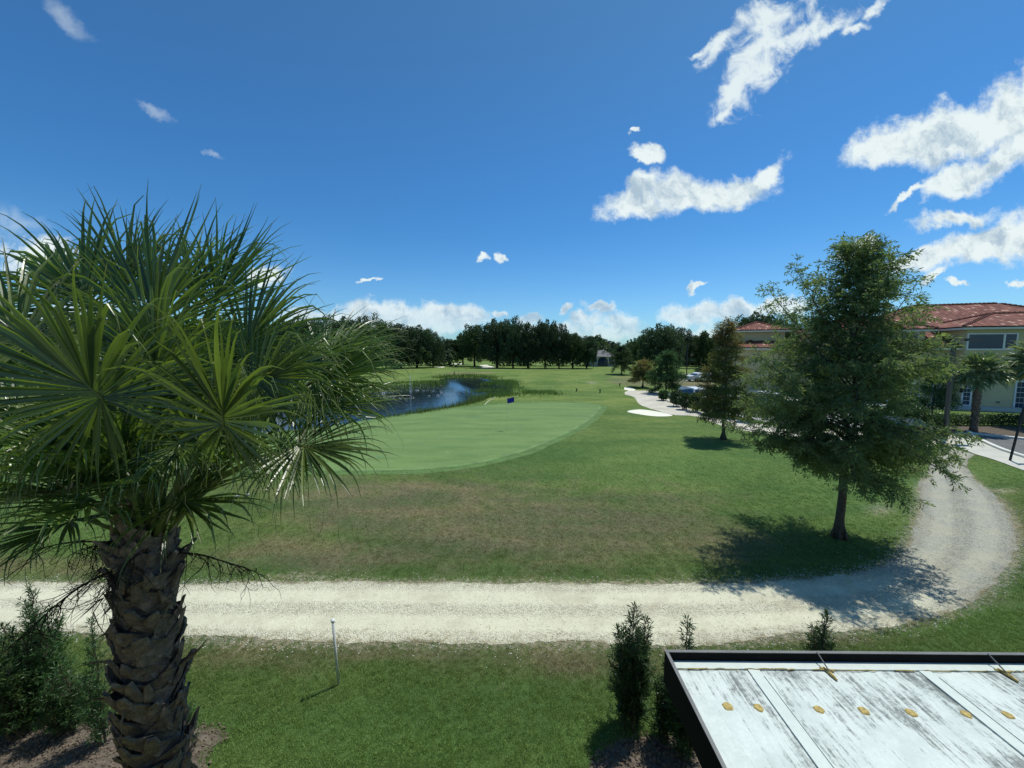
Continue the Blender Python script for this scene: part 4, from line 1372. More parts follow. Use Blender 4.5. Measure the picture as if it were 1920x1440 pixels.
print('BIG sprays', nsp, 'H', tz_.z)
md_ = G(1356, 824)
mt = empty('cypress_tree', (md_.x, md_.y, 0))
tag(mt, 'mid-sized cypress with rust-tinged top and a small round shadow on the lawn', 'tree')
H2 = Q(1375, 594, md_.y).z
conifer(mt, H2, 1.25, 1.75, 8, M['cyp_r'], M['bark'], n_br=95, spray=.28, dens=.8, tr=.10, top_pow=.5, feather=4, tintbias=lambda t_, a: .7 * (t_ - .4))
for (px_, py_, ty, rm, mm, sd_, lab, z0f) in [
    (1745, 800, 668, 1.15, 'cyp_g', 21, 'small green tree just right of the tall cypress, before the building', .25),
    (1248, 738, 661, 2.6, 'cyp_g', 22, 'bluish green young cypress behind the sandy cart path', .12),
    (1205, 727, 680, 2.0, 'cyp_r', 23, 'little brown-tinged tree at the end of the cart path', .30),
    (1165, 706, 655, 2.9, 'oakl', 24, 'round dark green tree left of the little brown-tinged tree', .28),
]:
    b = G(px_, py_)
    e = empty('young_tree', (b.x, b.y, hz(b.x, b.y)))
    tag(e, lab, 'tree')
    H_ = Q(px_, ty, b.y).z
    conifer(e, H_, H_ * z0f, rm, sd_, M[mm], M['bark'], n_br=60, spray=.42 if b.y > 35 else .3, dens=.5, tr=.10 if b.y > 35 else .07, top_pow=.5, feather=4,
            tintbias=(lambda t_, a: .5 * t_) if mm == 'cyp_r' else None)


def oak_variant(seed, H, Rw, mat, kind=0):
    """broad crown of leafy boughs on a forked trunk, unit scale about 12 m"""
    r_ = np.random.default_rng(seed)
    root = bpy.data.objects.new('oak_tree', None)
    wood = MB(); wood.tube([(0, 0, -.3), (r_.normal(0, .1), 0, H * .2), (r_.normal(0, .2), r_.normal(0, .2), H * .38)], [.42, .33, .25], 8)
    tips = []
    for k in range(9):
        a = k * 2 * PI / 9 + r_.normal(0, .25); L = Rw * r_.uniform(.5, .85); z1 = H * r_.uniform(.4, .75)
        p1 = Vector((math.cos(a) * L * .5, math.sin(a) * L * .5, H * .35 + (z1 - H * .35) * .55)); p2 = Vector((math.cos(a) * L, math.sin(a) * L, z1))
        wood.tube([(0, 0, H * .24 + r_.uniform(0, .1) * H), p1, p2], [.18, .11, .04], 6); tips.append(p2)
    tr_ = wood.build('trunk', M['barkdark'], None, True)
    # boughs
    C, S = [], []
    nb = 60
    for k in range(nb):
        th = k * R(137.5); f = (k + .5) / nb
        zz = 1 - 1.9 * f              # 1 .. -.65
        rr = math.sqrt(max(0, 1 - zz * zz)) if zz > 0 else math.sqrt(max(0, 1 - (zz * .7) ** 2))
        jit = r_.uniform(.62, 1.14)
        C.append((Rw * rr * math.cos(th) * jit, Rw * rr * math.sin(th) * jit, max(H * .10, H * .54 + H * .42 * zz * jit))); S.append(r_.uniform(.11, .27) * Rw)
    for k in range(14):
        C.append((r_.normal(0, Rw * .35), r_.normal(0, Rw * .35), H * r_.uniform(.35, .75))); S.append(.28 * Rw)
    C = np.array(C); S = np.array(S)
    Ps, Ts, Ns = [], [], []
    for c_, s_ in zip(C, S):
        m_ = int(105 * (s_ / (Rw * .2)) ** 1.5)
        d = norm(r_.normal(size=(m_, 3))); rad = s_ * r_.uniform(.45, 1.05, m_) ** .6
        q_ = c_ + d * rad[:, None] * np.array([1, 1, .8])
        if kind == 1: q_[:, 2] -= np.abs(r_.normal(0, .7, m_)) * (r_.random(m_) < .3)   # hanging moss
        Ps.append(q_); Ts.append(np.full(m_, np.clip(r_.normal(.45, .22), 0, 1)) + r_.normal(0, .12, m_)); Ns.append(d)
    P = np.vstack(Ps); T = np.clip(np.concatenate(Ts), 0, 1); Nn = np.vstack(Ns); n = len(P)
    D = norm(rand_dirs(n) + Nn * .4)
    Nn = norm(Nn + rand_dirs(n) * .8)
    V_, F_ = kites(P, D, Nn, rng.uniform(.30, .62, n), rng.uniform(.2, .4, n), .5)
    P2, D2 = P + rng.normal(0, .2, P.shape), norm(rand_dirs(n) + Nn * .4)
    V2, F2 = kites(P2, D2, rand_dirs(n), rng.uniform(.25, .5, n), rng.uniform(.18, .3, n), .5)
    V_ = np.vstack([V_, V2]); F_ = np.vstack([F_, F2 + n * 4])
    cr = mesh_obj('crown', V_, F_, mat, None, attrs={'tint': np.concatenate([np.repeat(T, 4)] * 2)})
    COL.objects.unlink(tr_); COL.objects.unlink(cr)
    return tr_.data, cr.data, H, Rw


VAR = [oak_variant(31, 12, 6, M['oak']), oak_variant(32, 12, 5, M['oak'], 1), oak_variant(33, 12, 6.5, M['oak'], 1), oak_variant(34, 12, 4.5, M['oakl']), oak_variant(35, 12, 5.5, M['oakl'])]


def oak(px_, base_y, top_y, wpx, var, label, zsink=0.0, group='dark trees along the far side of the course', name='oak_tree', rz=None):
    b = G(px_, base_y)
    D = b.y
    H = (Q(px_, top_y, D).z + zsink) * 1.03; wpx *= 1.12
    td, cd, H0, R0 = VAR[var]
    e = empty(name, (b.x, b.y, hz(b.x, b.y) - zsink), random.uniform(0, 6.28) if rz is None else rz)
    tag(e, label, 'tree', group)
    wm = wpx * D / FPX / 2
    for nm, dd in (('trunk', td), ('crown', cd)):
        o = bpy.data.objects.new(nm, dd); COL.objects.link(o); o.parent = e
        o.scale = (wm / R0, wm / R0, H / H0)
    return e


G1 = 'oaks of the wood on the left behind the pond'
G2 = 'oaks of the dark grove beyond the fairway'
TREES = [
    (655, 693, 596, 62, 0, 'tall dark oak rising just right of the near palm\'s fronds', G1),
    (693, 692, 595, 56, 2, 'tall oak, second to the right of the palm fronds', G1),
    (724, 693, 605, 52, 4, 'middle-height oak behind the fountain, left half', G1),
    (752, 692, 612, 50, 1, 'drab mossy oak directly behind the fountain jet', G1),
    (782, 690, 611, 62, 0, 'rounded oak whose top peaks right of the fountain jet', G1),
    (812, 689, 624, 38, 2, 'lower oak at the right end of the left wood', G1),
    (843, 684, 638, 46, 1, 'low hazy tree in the gap between the two woods', G1),
    (868, 684, 628, 32, 3, 'smaller light green oak on the left flank of the grove', G2),
    (890, 687, 609, 50, 4, 'lighter green oak whose crown leans over the white bunker', G2),
    (932, 690, 600, 62, 0, 'broad darkest oak at the left end of the grove', G2),
    (962, 691, 600, 52, 2, 'tall dark oak with a peaked top, next to the broadest', G2),
    (990, 691, 611, 46, 1, 'oak with a small bright gap in its crown', G2),
    (1022, 691, 601, 44, 0, 'oak with a knobbly head rising above the grove', G2),
    (1048, 691, 609, 40, 2, 'oak with a bulging right shoulder in the grove\'s middle', G2),
    (1074, 691, 624, 44, 4, 'oak beginning the downward slope of the grove', G2),
    (1100, 691, 633, 36, 1, 'oak left of the pale far house', G2),
    (1118, 674, 629, 34, 3, 'thin light tree rising behind the pale far house', G2),
    (1142, 674, 640, 36, 0, 'low dark tree right of the pale far house', G2),
    (1180, 682, 646, 46, 2, 'low dark tree behind the round green tree', G2),
    (1203, 694, 629, 34, 4, 'pointed green tree behind the little brown-tinged tree', G2),
    (1238, 700, 609, 66, 0, 'tall oak rising behind the bluish young cypress', G2),
    (1272, 690, 618, 40, 1, 'loose-topped oak right of the tall one behind the cypress', G2),
    (1310, 687, 634, 48, 2, 'dark tree behind the far lawn and parking lot', G2),
    (1318, 690, 622, 30, 3, 'thin airy tree showing sky between its boughs left of the rusty cypress', G2),
    (1345, 686, 628, 50, 0, 'dark oak half hidden by the rusty cypress', G2),
    (1418, 690, 586, 74, 0, 'dark oak top showing over the left end of the tiled roof', G2),
    (1470, 690, 600, 60, 2, 'dark oak behind the tiled roof and tall cypress', G2),
    (-60, 700, 610, 90, 0, 'oak at the far left edge behind the palm', G1),
    (40, 700, 600, 90, 2, 'oak glimpsed through the palm near the left edge', G1),
    (140, 699, 605, 90, 1, 'oak hidden mostly by the left half of the palm crown', G1),
    (240, 698, 598, 90, 0, 'oak straight behind the palm\'s heart', G1),
    (330, 697, 602, 90, 2, 'oak behind the right half of the palm crown', G1),
    (420, 696, 598, 80, 4, 'oak behind the palm\'s rightmost tall fan', G1),
    (500, 695, 600, 70, 1, 'oak behind the arching fronds over the pond', G1),
    (565, 694, 596, 66, 0, 'oak seen between the outer palm fronds', G1),
    (612, 694, 598, 56, 2, 'oak partly veiled by the outermost frond tips', G1),
    (1960, 700, 600, 80, 0, 'oak beyond the right end of the building', G2),
]
for (a, b, c_, d_, e_, lab, grp) in TREES:
    oak(a, b, c_, d_, e_, lab, group=grp)

# far wood that closes the horizon: one mass
Ps, Ts = [], []
r_ = np.random.default_rng(77)
for k in range(230):
    xx = -320 + 700 * k / 230 + r_.normal(0, 2); yy = r_.uniform(165, 215); hh = r_.uniform(7, 12)
    m_ = 130
    d = norm(r_.normal(size=(m_, 3))); q_ = np.array([xx, yy, hh * .55]) + d * np.array([3.5, 3.5, hh * .48]) * r_.uniform(.5, 1, m_)[:, None] ** .5
    Ps.append(q_); Ts.append(np.clip(np.full(m_, r_.normal(.35, .2)) + r_.normal(0, .1, m_), 0, 1))
P = np.vstack(Ps); T = np.concatenate(Ts)
V_, F_ = kites(P, rand_dirs(len(P)), rand_dirs(len(P)), rng.uniform(1.0, 2.2, len(P)), rng.uniform(.9, 1.8, len(P)))
tag(mesh_obj('distant_woods', V_, F_, M['oak'], attrs={'tint': np.repeat(T, 4)}), 'far dark wood closing the horizon', kind='stuff')
# understorey beneath the groves
Ps, Ts = [], []
for (x0p, x1p, yb) in [(560, 850, 689), (925, 1165, 689), (-100, 560, 697), (1270, 1420, 684)]:
    for k in range(int((x1p - x0p) / 5)):
        b = G(x0p + 5 * k + r_.normal(0, 2), yb - 1.5 + r_.normal(0, .5)); m_ = 70
        d = norm(r_.normal(size=(m_, 3))); Ps.append(np.array([b.x, b.y + 6, .9 + r_.uniform(0, 3.2)]) + d * np.array([1.8, 1.8, 1.9])); Ts.append(np.clip(r_.normal(.4, .2, m_), 0, 1))
P = np.vstack(Ps); T = np.concatenate(Ts); P[:, 2] = np.maximum(P[:, 2], .05)
V_, F_ = kites(P, rand_dirs(len(P)), rand_dirs(len(P)), rng.uniform(.5, 1.1, len(P)), rng.uniform(.4, .8, len(P)))
tag(mesh_obj('undergrowth', V_, F_, M['oak'], attrs={'tint': np.repeat(T, 4)}), 'dark undergrowth beneath the far trees', kind='stuff')


# ------------------------------------------------------------------ shrubs near the house
def podocarpus(parent, H, Rb, seed, n_st=5, leaf=.075, mat=None, lean_=(0, 0), dens=1.0):
    r_ = np.random.default_rng(seed); wood = MB(); P, D, T = [], [], []
    for s in range(n_st):
        a = s * 2.4 + r_.normal(0, .3); b0 = Vector((math.cos(a), math.sin(a), 0)) * Rb * .25 * (0 if s == 0 else 1)
        Hs = H * (1 if s == 0 else r_.uniform(.6, .9)); n = 12; pts = []
        for j in range(n + 1):
            f = j / n
            pts.append(b0 + Vector((math.cos(a) * Rb * .3 * f * (0 if s == 0 else 1) + lean_[0] * f + r_.normal(0, .012), math.sin(a) * Rb * .3 * f * (0 if s == 0 else 1) + lean_[1] * f + r_.normal(0, .012), Hs * f)))
        pts[0].z = -.04
        wood.tube(pts, [.014 * (1 - f_ / (n + 1)) + .003 for f_ in range(n + 1)], 5)
        # side twigs
        z = .06 * Hs
        while z < Hs * .99:
            f = z / Hs * n; i_ = min(int(f), n - 1); q = pts[i_].lerp(pts[i_ + 1], f - i_)
            prof = min(1, (z / Hs + .15) / .3) * (1 - (z / Hs) ** 2.2) ** .7
            for _ in range(2):
                aa = r_.uniform(0, 2 * PI); el = R(r_.uniform(20, 65)); L = max(.06, Rb * prof * r_.uniform(.45, 1.05))
                d = Vector((math.cos(aa) * math.cos(el), math.sin(aa) * math.cos(el), math.sin(el))); qq = q.copy(); m_ = max(3, int(L / .02 * dens))
                tt_ = np.clip(r_.normal(.42, .25), 0, 1)
                for j in range(m_):
                    d = (d + Vector((0, 0, .03))).normalized(); qq = qq + d * L / m_
                    for e in range(2):
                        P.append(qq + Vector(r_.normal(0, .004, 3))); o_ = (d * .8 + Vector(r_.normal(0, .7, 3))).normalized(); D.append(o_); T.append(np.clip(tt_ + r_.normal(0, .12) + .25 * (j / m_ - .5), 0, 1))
                wood.tube([q, qq], [.004, .0015], 3, cap=False)
            z += .035 / dens
        P += [pts[-1] + Vector(r_.normal(0, .01, 3)) for _ in range(14)]; D += [(Vector((0, 0, 1)) + Vector(r_.normal(0, .45, 3))).normalized() for _ in range(14)]; T += [.8] * 14
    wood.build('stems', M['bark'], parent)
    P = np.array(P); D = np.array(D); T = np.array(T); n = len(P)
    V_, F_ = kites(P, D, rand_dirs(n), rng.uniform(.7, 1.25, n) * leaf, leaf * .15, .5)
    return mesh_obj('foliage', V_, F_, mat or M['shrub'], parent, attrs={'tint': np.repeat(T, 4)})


for (px_, D_, ty, rb, ns, sd_, lab) in [
    (1188, 5.15, 1136, .34, 7, 41, 'tall narrow dark shrub left of the awning corner'),
    (1290, 4.75, 1163, .30, 6, 42, 'narrow shrub rising right behind the awning corner'),
    (1250, 4.95, 1240, .22, 4, 43, 'lower shrub squeezed between the two taller ones by the awning'),
    (1547, 5.1, 1150, .27, 6, 44, 'shrub whose pointed tip shows above the middle of the awning rim'),
    (8, 5.0, 1172, .38, 7, 45, 'bushy shrub at the left edge of the lawn'),
    (58, 5.25, 1098, .40, 7, 46, 'taller shrub with a feathery leader left of the palm trunk'),
    (112, 5.05, 1245, .32, 6, 47, 'dense low shrub between the feathery one and the palm trunk'),
    (172, 4.9, 1166, .24, 3, 48, 'thin open shrub directly beside the palm trunk'),
    (350, 4.8, 1330, .16, 3, 49, 'small shrub mostly hidden right of the palm trunk'),
    (-60, 5.1, 1180, .4, 5, 50, 'shrub cut by the left edge of the picture'),
]:
    t_ = Q(px_, ty, D_)
    e = empty('shrub', (t_.x, D_, 0)); tag(e, lab, 'shrub', 'upright evergreen shrubs planted along the house')
    podocarpus(e, t_.z, rb, sd_, ns, leaf=.085 if px_ > 1000 else .07, mat=None if px_ > 1000 else M['shrubl'])


# ------------------------------------------------------------------ hedge, bushes, reeds
def leafy(name, blobs, n, L, Wd, mat, label, cat, group=None, seed=1, stem=True, kind=None):
    r_ = np.random.default_rng(seed); Ps, Ts = [], []
    base = Vector((blobs[0][0], blobs[0][1], 0))
    vol = sum(b[3] * b[4] for b in blobs)
    for (x, y, z, rx, rz_) in blobs:
        m_ = int(n * rx * rz_ / vol) + 5; d = norm(r_.normal(size=(m_, 3)))
        q_ = np.array([x, y, z]) + d * np.array([rx, rx, rz_]) * r_.uniform(.35, 1.05, m_)[:, None] ** .5
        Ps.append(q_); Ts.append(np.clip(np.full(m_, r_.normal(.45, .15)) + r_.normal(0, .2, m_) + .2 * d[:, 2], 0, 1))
    P = np.vstack(Ps) - np.array(base); T = np.concatenate(Ts); P[:, 2] = np.maximum(P[:, 2], .03)
    V_, F_ = kites(P, norm(rand_dirs(len(P)) + np.array([0, 0, .5])), rand_dirs(len(P)), rng.uniform(.6, 1.2, len(P)) * L, Wd)
    e = empty(name, base); tag(e, label, cat, group)
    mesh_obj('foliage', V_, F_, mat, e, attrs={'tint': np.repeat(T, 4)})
    if stem:
        mb = MB()
        for (x, y, z, rx, rz_) in blobs[:12]: mb.tube([(x - base.x, y - base.y, -.05), (x - base.x + .03, y - base.y, max(z, .2))], [.035, .02], 5)
        mb.build('stems', M['bark'], e)
    return e


# low hedge before the building: countable bushes read as one clipped hedge
bl = []
for px_ in range(1648, 2100, 9):
    b = G(px_ + random.uniform(-2, 2), 797.5 + max(0, (px_ - 1900) * .03)); bl.append((b.x, b.y, .42, .36, .42))
leafy('hedge', bl, 14000, .11, .07, M['hedge'], 'low clipped hedge with mulch at its foot before the yellow building', 'hedge', seed=3)
# bigger shrub mass right of and behind the tall cypress
for k, (px_, by, r0, h0, lab) in enumerate([(1668, 806, .9, .8, 'dark rounded bush left of the lamp post foot'), (1712, 812, .8, .95, 'leafy bush just left of the lamp post foot'),
                                            (1752, 818, .62, .75, 'leafy bush against the lamp post foot'), (1690, 800, 1.0, 1.2, 'tall bush behind the others by the lamp post')]):
    b = G(px_, by)
    leafy('bush', [(b.x, b.y, h0, r0, h0)] + [(b.x + random.uniform(-.5, .5), b.y + random.uniform(-.3, .3), h0 * random.uniform(.8, 1.3), r0 * .6, h0 * .6) for _ in range(4)], 4200, .13, .075, M['hedge'], lab, 'bush', 'bushes around the lamp post', seed=60 + k)
# young shrubs along the cart path
for k, (px_, by, wpx, ty, lab) in enumerate([
    (1244, 751, 20, 733, 'rounded pale green bush standing in the sandy path'), (1268, 762, 26, 732, 'first shrub of the row behind the cart path'),
    (1284, 768, 24, 738, 'shrub in front of the white car'), (1304, 772, 28, 737, 'shrub right of the white car'), (1324, 776, 24, 746, 'shrub left of the rusty cypress trunk'),
    (1345, 781, 24, 748, 'shrub behind the rusty cypress trunk'), (1372, 784, 30, 742, 'shrub right of the rusty cypress trunk'), (1402, 790, 36, 738, 'last shrub before the tall cypress hides the row')]):
    b = G(px_, by); sc = b.y / FPX; r0 = wpx / 2 * sc; h0 = (by - ty) * sc
    leafy('bush', [(b.x, b.y, h0 * .55, r0, h0 * .5), (b.x + r0 * .3, b.y, h0 * .8, r0 * .5, h0 * .25), (b.x - r0 * .4, b.y, h0 * .7, r0 * .5, h0 * .3)], 1500, .16, .10, M['hedge'], lab, 'bush', 'young shrubs along the sandy cart path', seed=80 + k)
b = G(1322, 706)
leafy('bush', [(b.x, b.y, 1.0, 2.0, 1.0)], 900, .35, .22, M['oak'], 'dark clipped bush at the parking lot edge', 'bush', seed=99)
bl = []
for px_ in range(1262, 1420, 6):
    b = G(px_, 686.5); bl.append((b.x, b.y, .8, 1.3, .8))
leafy('hedge', bl, 3500, .5, .3, M['oak'], 'long dark hedge beyond the far strip of lawn', 'hedge', seed=4, stem=False)


def reeds(lines, n, h, wd, jit, seed, label):
    r_ = np.random.default_rng(seed); B, T, Hh = [], [], []
    for (pts, wgt, hs) in lines:
        L = np.array(smooth_line([g2(*p) for p in pts], 8)); m_ = int(n * wgt)
        i_ = r_.integers(0, len(L) - 1, m_); f = r_.random(m_)[:, None]
        # clumps
        ph = np.floor(i_ * 1.7 + f[:, 0] * 2); tl = np.sin(ph * 12.9898) * 43758.5; tl = tl - np.floor(tl)
        q_ = L[i_] * (1 - f) + L[i_ + 1] * f + r_.normal(0, jit, (m_, 2)); k = r_.random(m_) < .35 + .65 * tl
        B.append(q_[k]); Hh.append((hs * r_.uniform(.5, 1.15, m_) * (.6 + .5 * tl))[k]); T.append(np.clip(tl * .5 + r_.uniform(0, .5, m_), 0, 1)[k])
    B = np.vstack(B); T = np.concatenate(T); Hh = np.concatenate(Hh); m_ = len(B)
    P = np.c_[B, np.full(m_, -.45) + height(B[:, 0], B[:, 1])]
    D = norm(np.c_[r_.normal(0, .16, m_), r_.normal(0, .16, m_), np.ones(m_)])
    V_, F_ = kites(P, D, rand_dirs(m_), (Hh + .45), wd * r_.uniform(.6, 1.4, m_), .4)
    o = mesh_obj('reeds', V_, F_, M['reed'], attrs={'tint': np.repeat(T, 4)})
    return tag(o, label, kind='stuff')


reeds([([(700, 785), (760, 777), (830, 766), (880, 757), (905, 750)], 1.0, .42), ([(780, 775), (850, 762), (900, 751)], .5, .6)], 1700, .6, .05, .3, 1, 'green reeds along the near bank of the pond')
reeds([([(895, 744), (915, 743), (940, 742)], .4, .35), ([(890, 733), (915, 732), (950, 733)], .3, .4), ([(915, 722), (930, 722), (955, 726)], .4, .35), ([(925, 716), (958, 722), (985, 735), (1035, 738)], 1.0, .35),
       ([(940, 745), (990, 743), (1050, 742)], .8, .5)], 2000, .6, .075, .6, 2, 'tall reed bed at the right end of the pond')
reeds([([(620, 737), (700, 729), (780, 722), (815, 716)], 1.0, .5), ([(815, 709), (870, 707), (935, 710)], .6, .45), ([(420, 772), (520, 750), (620, 737)], .8, .8), ([(640, 726), (700, 722), (790, 716)], .8, .45)], 3200, .6, .10, 1.0, 3, 'reeds and rushes along the far bank of the pond')
# floating weed on the far arm of the pond
M['weed'] = simple('pond_weed', (0.085, 0.062, 0.048), 0.9, var=.5, scale=.8)
wm_ = MB(); r_ = np.random.default_rng(5)
for (px_, py_, rx, ry) in [(835, 719.5, 3.2, 1.3), (858, 715, 3.5, 1.2), (828, 723, 2.2, .6), (890, 716, 4, 1.5), (915, 727, 4.5, 1.6), (900, 738, 4.5, 1.1), (880, 728, 3.2, .9), (872, 713, 3, .8), (925, 716, 3, 1.2), (845, 725.5, 1.5, .35)]:
    c_ = G(px_, py_, WATER_Z)
    n = 22; ring = []
    for k in range(n):
        a = 2 * PI * k / n; s_ = r_.uniform(.7, 1.15); ring.append((c_.x + rx * s_ * math.cos(a), c_.y + ry * s_ * math.sin(a), WATER_Z + .006 + .0015 * (len(wm_.V) % 5)))
    wm_.add(ring, [tuple(range(n))])
tag(wm_.build('pond_weed', M['weed']), 'brownish mats of floating weed on the far arm of the pond', kind='stuff')

# fountain
m, t, out = material('fountain_spray')
p = t.node('ShaderNodeBsdfPrincipled', {'Base Color': (0.85, 0.92, 0.95), 'Roughness': 0.35, 'Alpha': 0.55})
t.l.new(p.outputs[0], out.inputs[0]); M['spray'] = m
fc = G(770, 739.5, WATER_Z)
ft = empty('fountain', (fc.x, fc.y, WATER_Z)); tag(ft, 'pond fountain throwing thin white jets in a ring of splashes', 'fountain')
MB().tube([(0, 0, -.1), (0, 0, .10)], [.35, .25], 12).build('float', M['black_metal'], ft)
sp_ = []; 
for k in range(14):
    a = 2 * PI * k / 14
    for v0 in (1.0,):
        for j in range(26):
            f = j / 25; rr = 4.2 * f; z = .1 + 1.15 * 4 * f * (1 - f) * .8
            sp_.append((rr * math.cos(a), rr * math.sin(a), z))
for j in range(260): sp_.append((rng.normal(0, .05), rng.normal(0, .05), .1 + 2.3 * rng.random() ** 1.2))
sp_ = np.array(sp_) + rng.normal(0, .05, (len(sp_), 3)); sp_[:, 2] = np.maximum(sp_[:, 2], .02)
V_, F_ = kites(sp_, norm(rand_dirs(len(sp_)) + np.array([0, 0, 1.2])), rand_dirs(len(sp_)), rng.uniform(.05, .16, len(sp_)), .035)
mesh_obj('jets', V_, F_, M['spray'], ft)['kind'] = 'stuff'
sp_ = []
for k in range(46):
    a = rng.uniform(0, 2 * PI); rr = rng.normal(4.2, .7); c0 = np.array([rr * math.cos(a), rr * math.sin(a), .02])
    sp_.append(c0 + rng.normal(0, .09, (12, 3)) * np.array([1.6, .6, .5]))
sp_ = np.vstack(sp_); sp_[:, 2] = np.abs(sp_[:, 2]) + .01
V_, F_ = kites(sp_, rand_dirs(len(sp_), .5), rand_dirs(len(sp_)), rng.uniform(.07, .17, len(sp_)), .06)
mesh_obj('splashes', V_, F_, M['spray'], ft)['kind'] = 'stuff'
# ------------------------------------------------------------------ yellow stucco building with tiled roofs
m, t, out = material('roof_tiles')
uvn = t.node('ShaderNodeUVMap').outputs[0]
us = t.node('ShaderNodeSeparateXYZ', {0: uvn}).outputs
TW, TL = .30, .40
row = t.math('FLOOR', t.math('DIVIDE', us[1], TL))
colu = t.math('FLOOR', t.math('DIVIDE', us[0], TW))
fu = t.math('FRACT', t.math('DIVIDE', us[0], TW)); fv = t.math('FRACT', t.math('DIVIDE', us[1], TL))
cell = t.node('ShaderNodeCombineXYZ', {0: colu, 1: row, 2: 0.0}).outputs[0]
wn_ = t.node('ShaderNodeTexWhiteNoise', {0: cell}, noise_dimensions='3D').outputs['Value']
c = t.mix(wn_, (0.15, 0.050, 0.036), (0.34, 0.130, 0.092))
c = t.mix(t.mapr(wn_, .86, .93), c, (0.50, 0.30, 0.22))
c = t.mix(t.math('MULTIPLY', t.mapr(t.noise(uvn, 0.5, 4, .6), .45, .7), .45), c, (0.15, 0.07, 0.055))
c = t.mix(t.mapr(fv, 0.0, .2, 1, 0), c, (0.035, 0.016, 0.014))
c = t.mix(t.mapr(t.math('ABSOLUTE', t.math('SUBTRACT', fu, 0.5)), .38, .5), c, (0.05, 0.022, 0.018))
prof = t.math('SINE', t.math('MULTIPLY', fu, PI))
h = t.math('ADD', t.math('MULTIPLY', prof, .07), t.math('MULTIPLY', t.math('SUBTRACT', 1.0, fv), .05))
nb = t.node('ShaderNodeBump', {'Height': h, 'Strength': 1.0, 'Distance': 1.0}).outputs[0]
p = t.node('ShaderNodeBsdfPrincipled', {'Base Color': c, 'Roughness': 0.8, 'Specular IOR Level': 0.2, 'Normal': nb})
t.l.new(p.outputs[0], out.inputs[0]); M['tile'] = m
M['cap'] = simple('ridge_tile', (0.20, 0.075, 0.05), 0.85, var=.35, scale=3)

TH = R(20)
E = Vector((math.cos(TH), -math.sin(TH), 0)); Nn_ = Vector((math.sin(TH), math.cos(TH), 0))
OB = Vector((41.4, 36.0, 0))
bld = empty('yellow_building', OB); bld.rotation_euler = (0, 0, -TH)
tag(bld, 'two-storey yellow stucco building with red barrel tile hip roofs at the right', 'building')
# local frame: x = along the front (s), y = into the building (n)


def hit(px_, py_, n0):
    """where a sight line meets the local plane y = n0"""
    r = ray(px_, py_); c0 = Vector((0, 0, CAM_H)) - OB
    t_ = (n0 - c0.dot(Nn_)) / r.dot(Nn_)
    q_ = c0 + r * t_
    return q_.dot(E), q_.z


def roof_face(parent, pts, name='roof', thick=.10):
    P_ = [Vector(p_) for p_ in pts]
    # eave = first edge
    ex = (P_[1] - P_[0]).normalized(); nrm = (P_[1] - P_[0]).cross(P_[2] - P_[0]).normalized()
    if nrm.z < 0: nrm = -nrm
    up = nrm.cross(ex)
    if up.z < 0: up = -up
    top = P_; bot = [q_ - nrm * thick for q_ in P_]
    V_ = [tuple(q_) for q_ in top + bot]; n = len(P_)
    UV = [((q_ - P_[0]).dot(ex) + 50, (q_ - P_[0]).dot(up) + 50 * .4) for q_ in top + bot]
    F_ = [tuple(range(n)), tuple(range(n, 2 * n))[::-1]] + [(i_, i_ + n, (i_ + 1) % n + n, (i_ + 1) % n) for i_ in range(n)]
    o = mesh_obj(name, V_, F_, M['tile'], parent, uv=UV)
    if o.data.polygons[0].normal.z < 0: o.data.flip_normals()
    return o


def caps(parent, a, b, step=.38):
    a, b = Vector(a), Vector(b); n = max(2, int((b - a).length / step)); mb = MB(); d = (b - a).normalized()
    for k in range(n):
        p0 = a + d * k * step; mb.tube([p0 + Vector((0, 0, .05)), p0 + d * step * 1.06 + Vector((0, 0, .02))], [.13, .10], 6, cap=True)
    mb.build('ridge_caps', M['cap'], parent)


def hip_roof(parent, x0, x1, y0, y1, z, pitch, fascia=True, left=True, right=True):
    d = (y1 - y0) / 2; w_ = x1 - x0
    d = min(d, w_ / 2) if (left and right) else d
    h = d * pitch
    if w_ >= y1 - y0:
        A = (x0 + (d if left else 0), y0 + d, z + h); B = (x1 - (d if right else 0), y0 + d, z + h)
    else:
        A = (x0 + d, y0 + d, z + h); B = (x0 + d, y1 - d, z + h)
    c00, c10, c11, c01 = (x0, y0, z), (x1, y0, z), (x1, y1, z), (x0, y1, z)
    if w_ >= y1 - y0:
        roof_face(parent, [c00, c10, B, A]); roof_face(parent, [c11, c01, A, B])
        if left: roof_face(parent, [c01, c00, A])
        if right: roof_face(parent, [c10, c11, B])
        for a, b in ((c00, A), (c10, B), (c01, A), (c11, B)): caps(parent, a, b)
        caps(parent, A, B)
    else:
        roof_face(parent, [c00, c10, A]); roof_face(parent, [c11, c01, B]); roof_face(parent, [c01, c00, A, B]); roof_face(parent, [c10, c11, B, A])
        for a, b in ((c00, A), (c10, A), (c01, B), (c11, B), (A, B)): caps(parent, a, b)
    mb = MB()
    mb.box(x0 + .02, x1 - .02, y0 + .02, y0 + .08, z - .30, z - .11); mb.box(x0 + .02, x1 - .02, y1 - .08, y1 - .02, z - .30, z - .11)
    mb.box(x0 + .02, x0 + .08, y0 + .083, y1 - .083, z - .30, z - .11); mb.box(x1 - .08, x1 - .02, y0 + .083, y1 - .083, z - .30, z - .11)
    mb.build('fascia', M['trim'], parent)
    MB().box(x0 + .083, x1 - .083, y0 + .083, y1 - .083, z - .29, z - .25).build('soffit', M['soffit'], parent)


# main mass
MB().box(-8.5, 20, 1.9, 22, -.1, 5.35).build('wall', M['stucco'], bld)
hip_roof(bld, -9.1, 20.6, .95, 23.3, 5.65, .435)
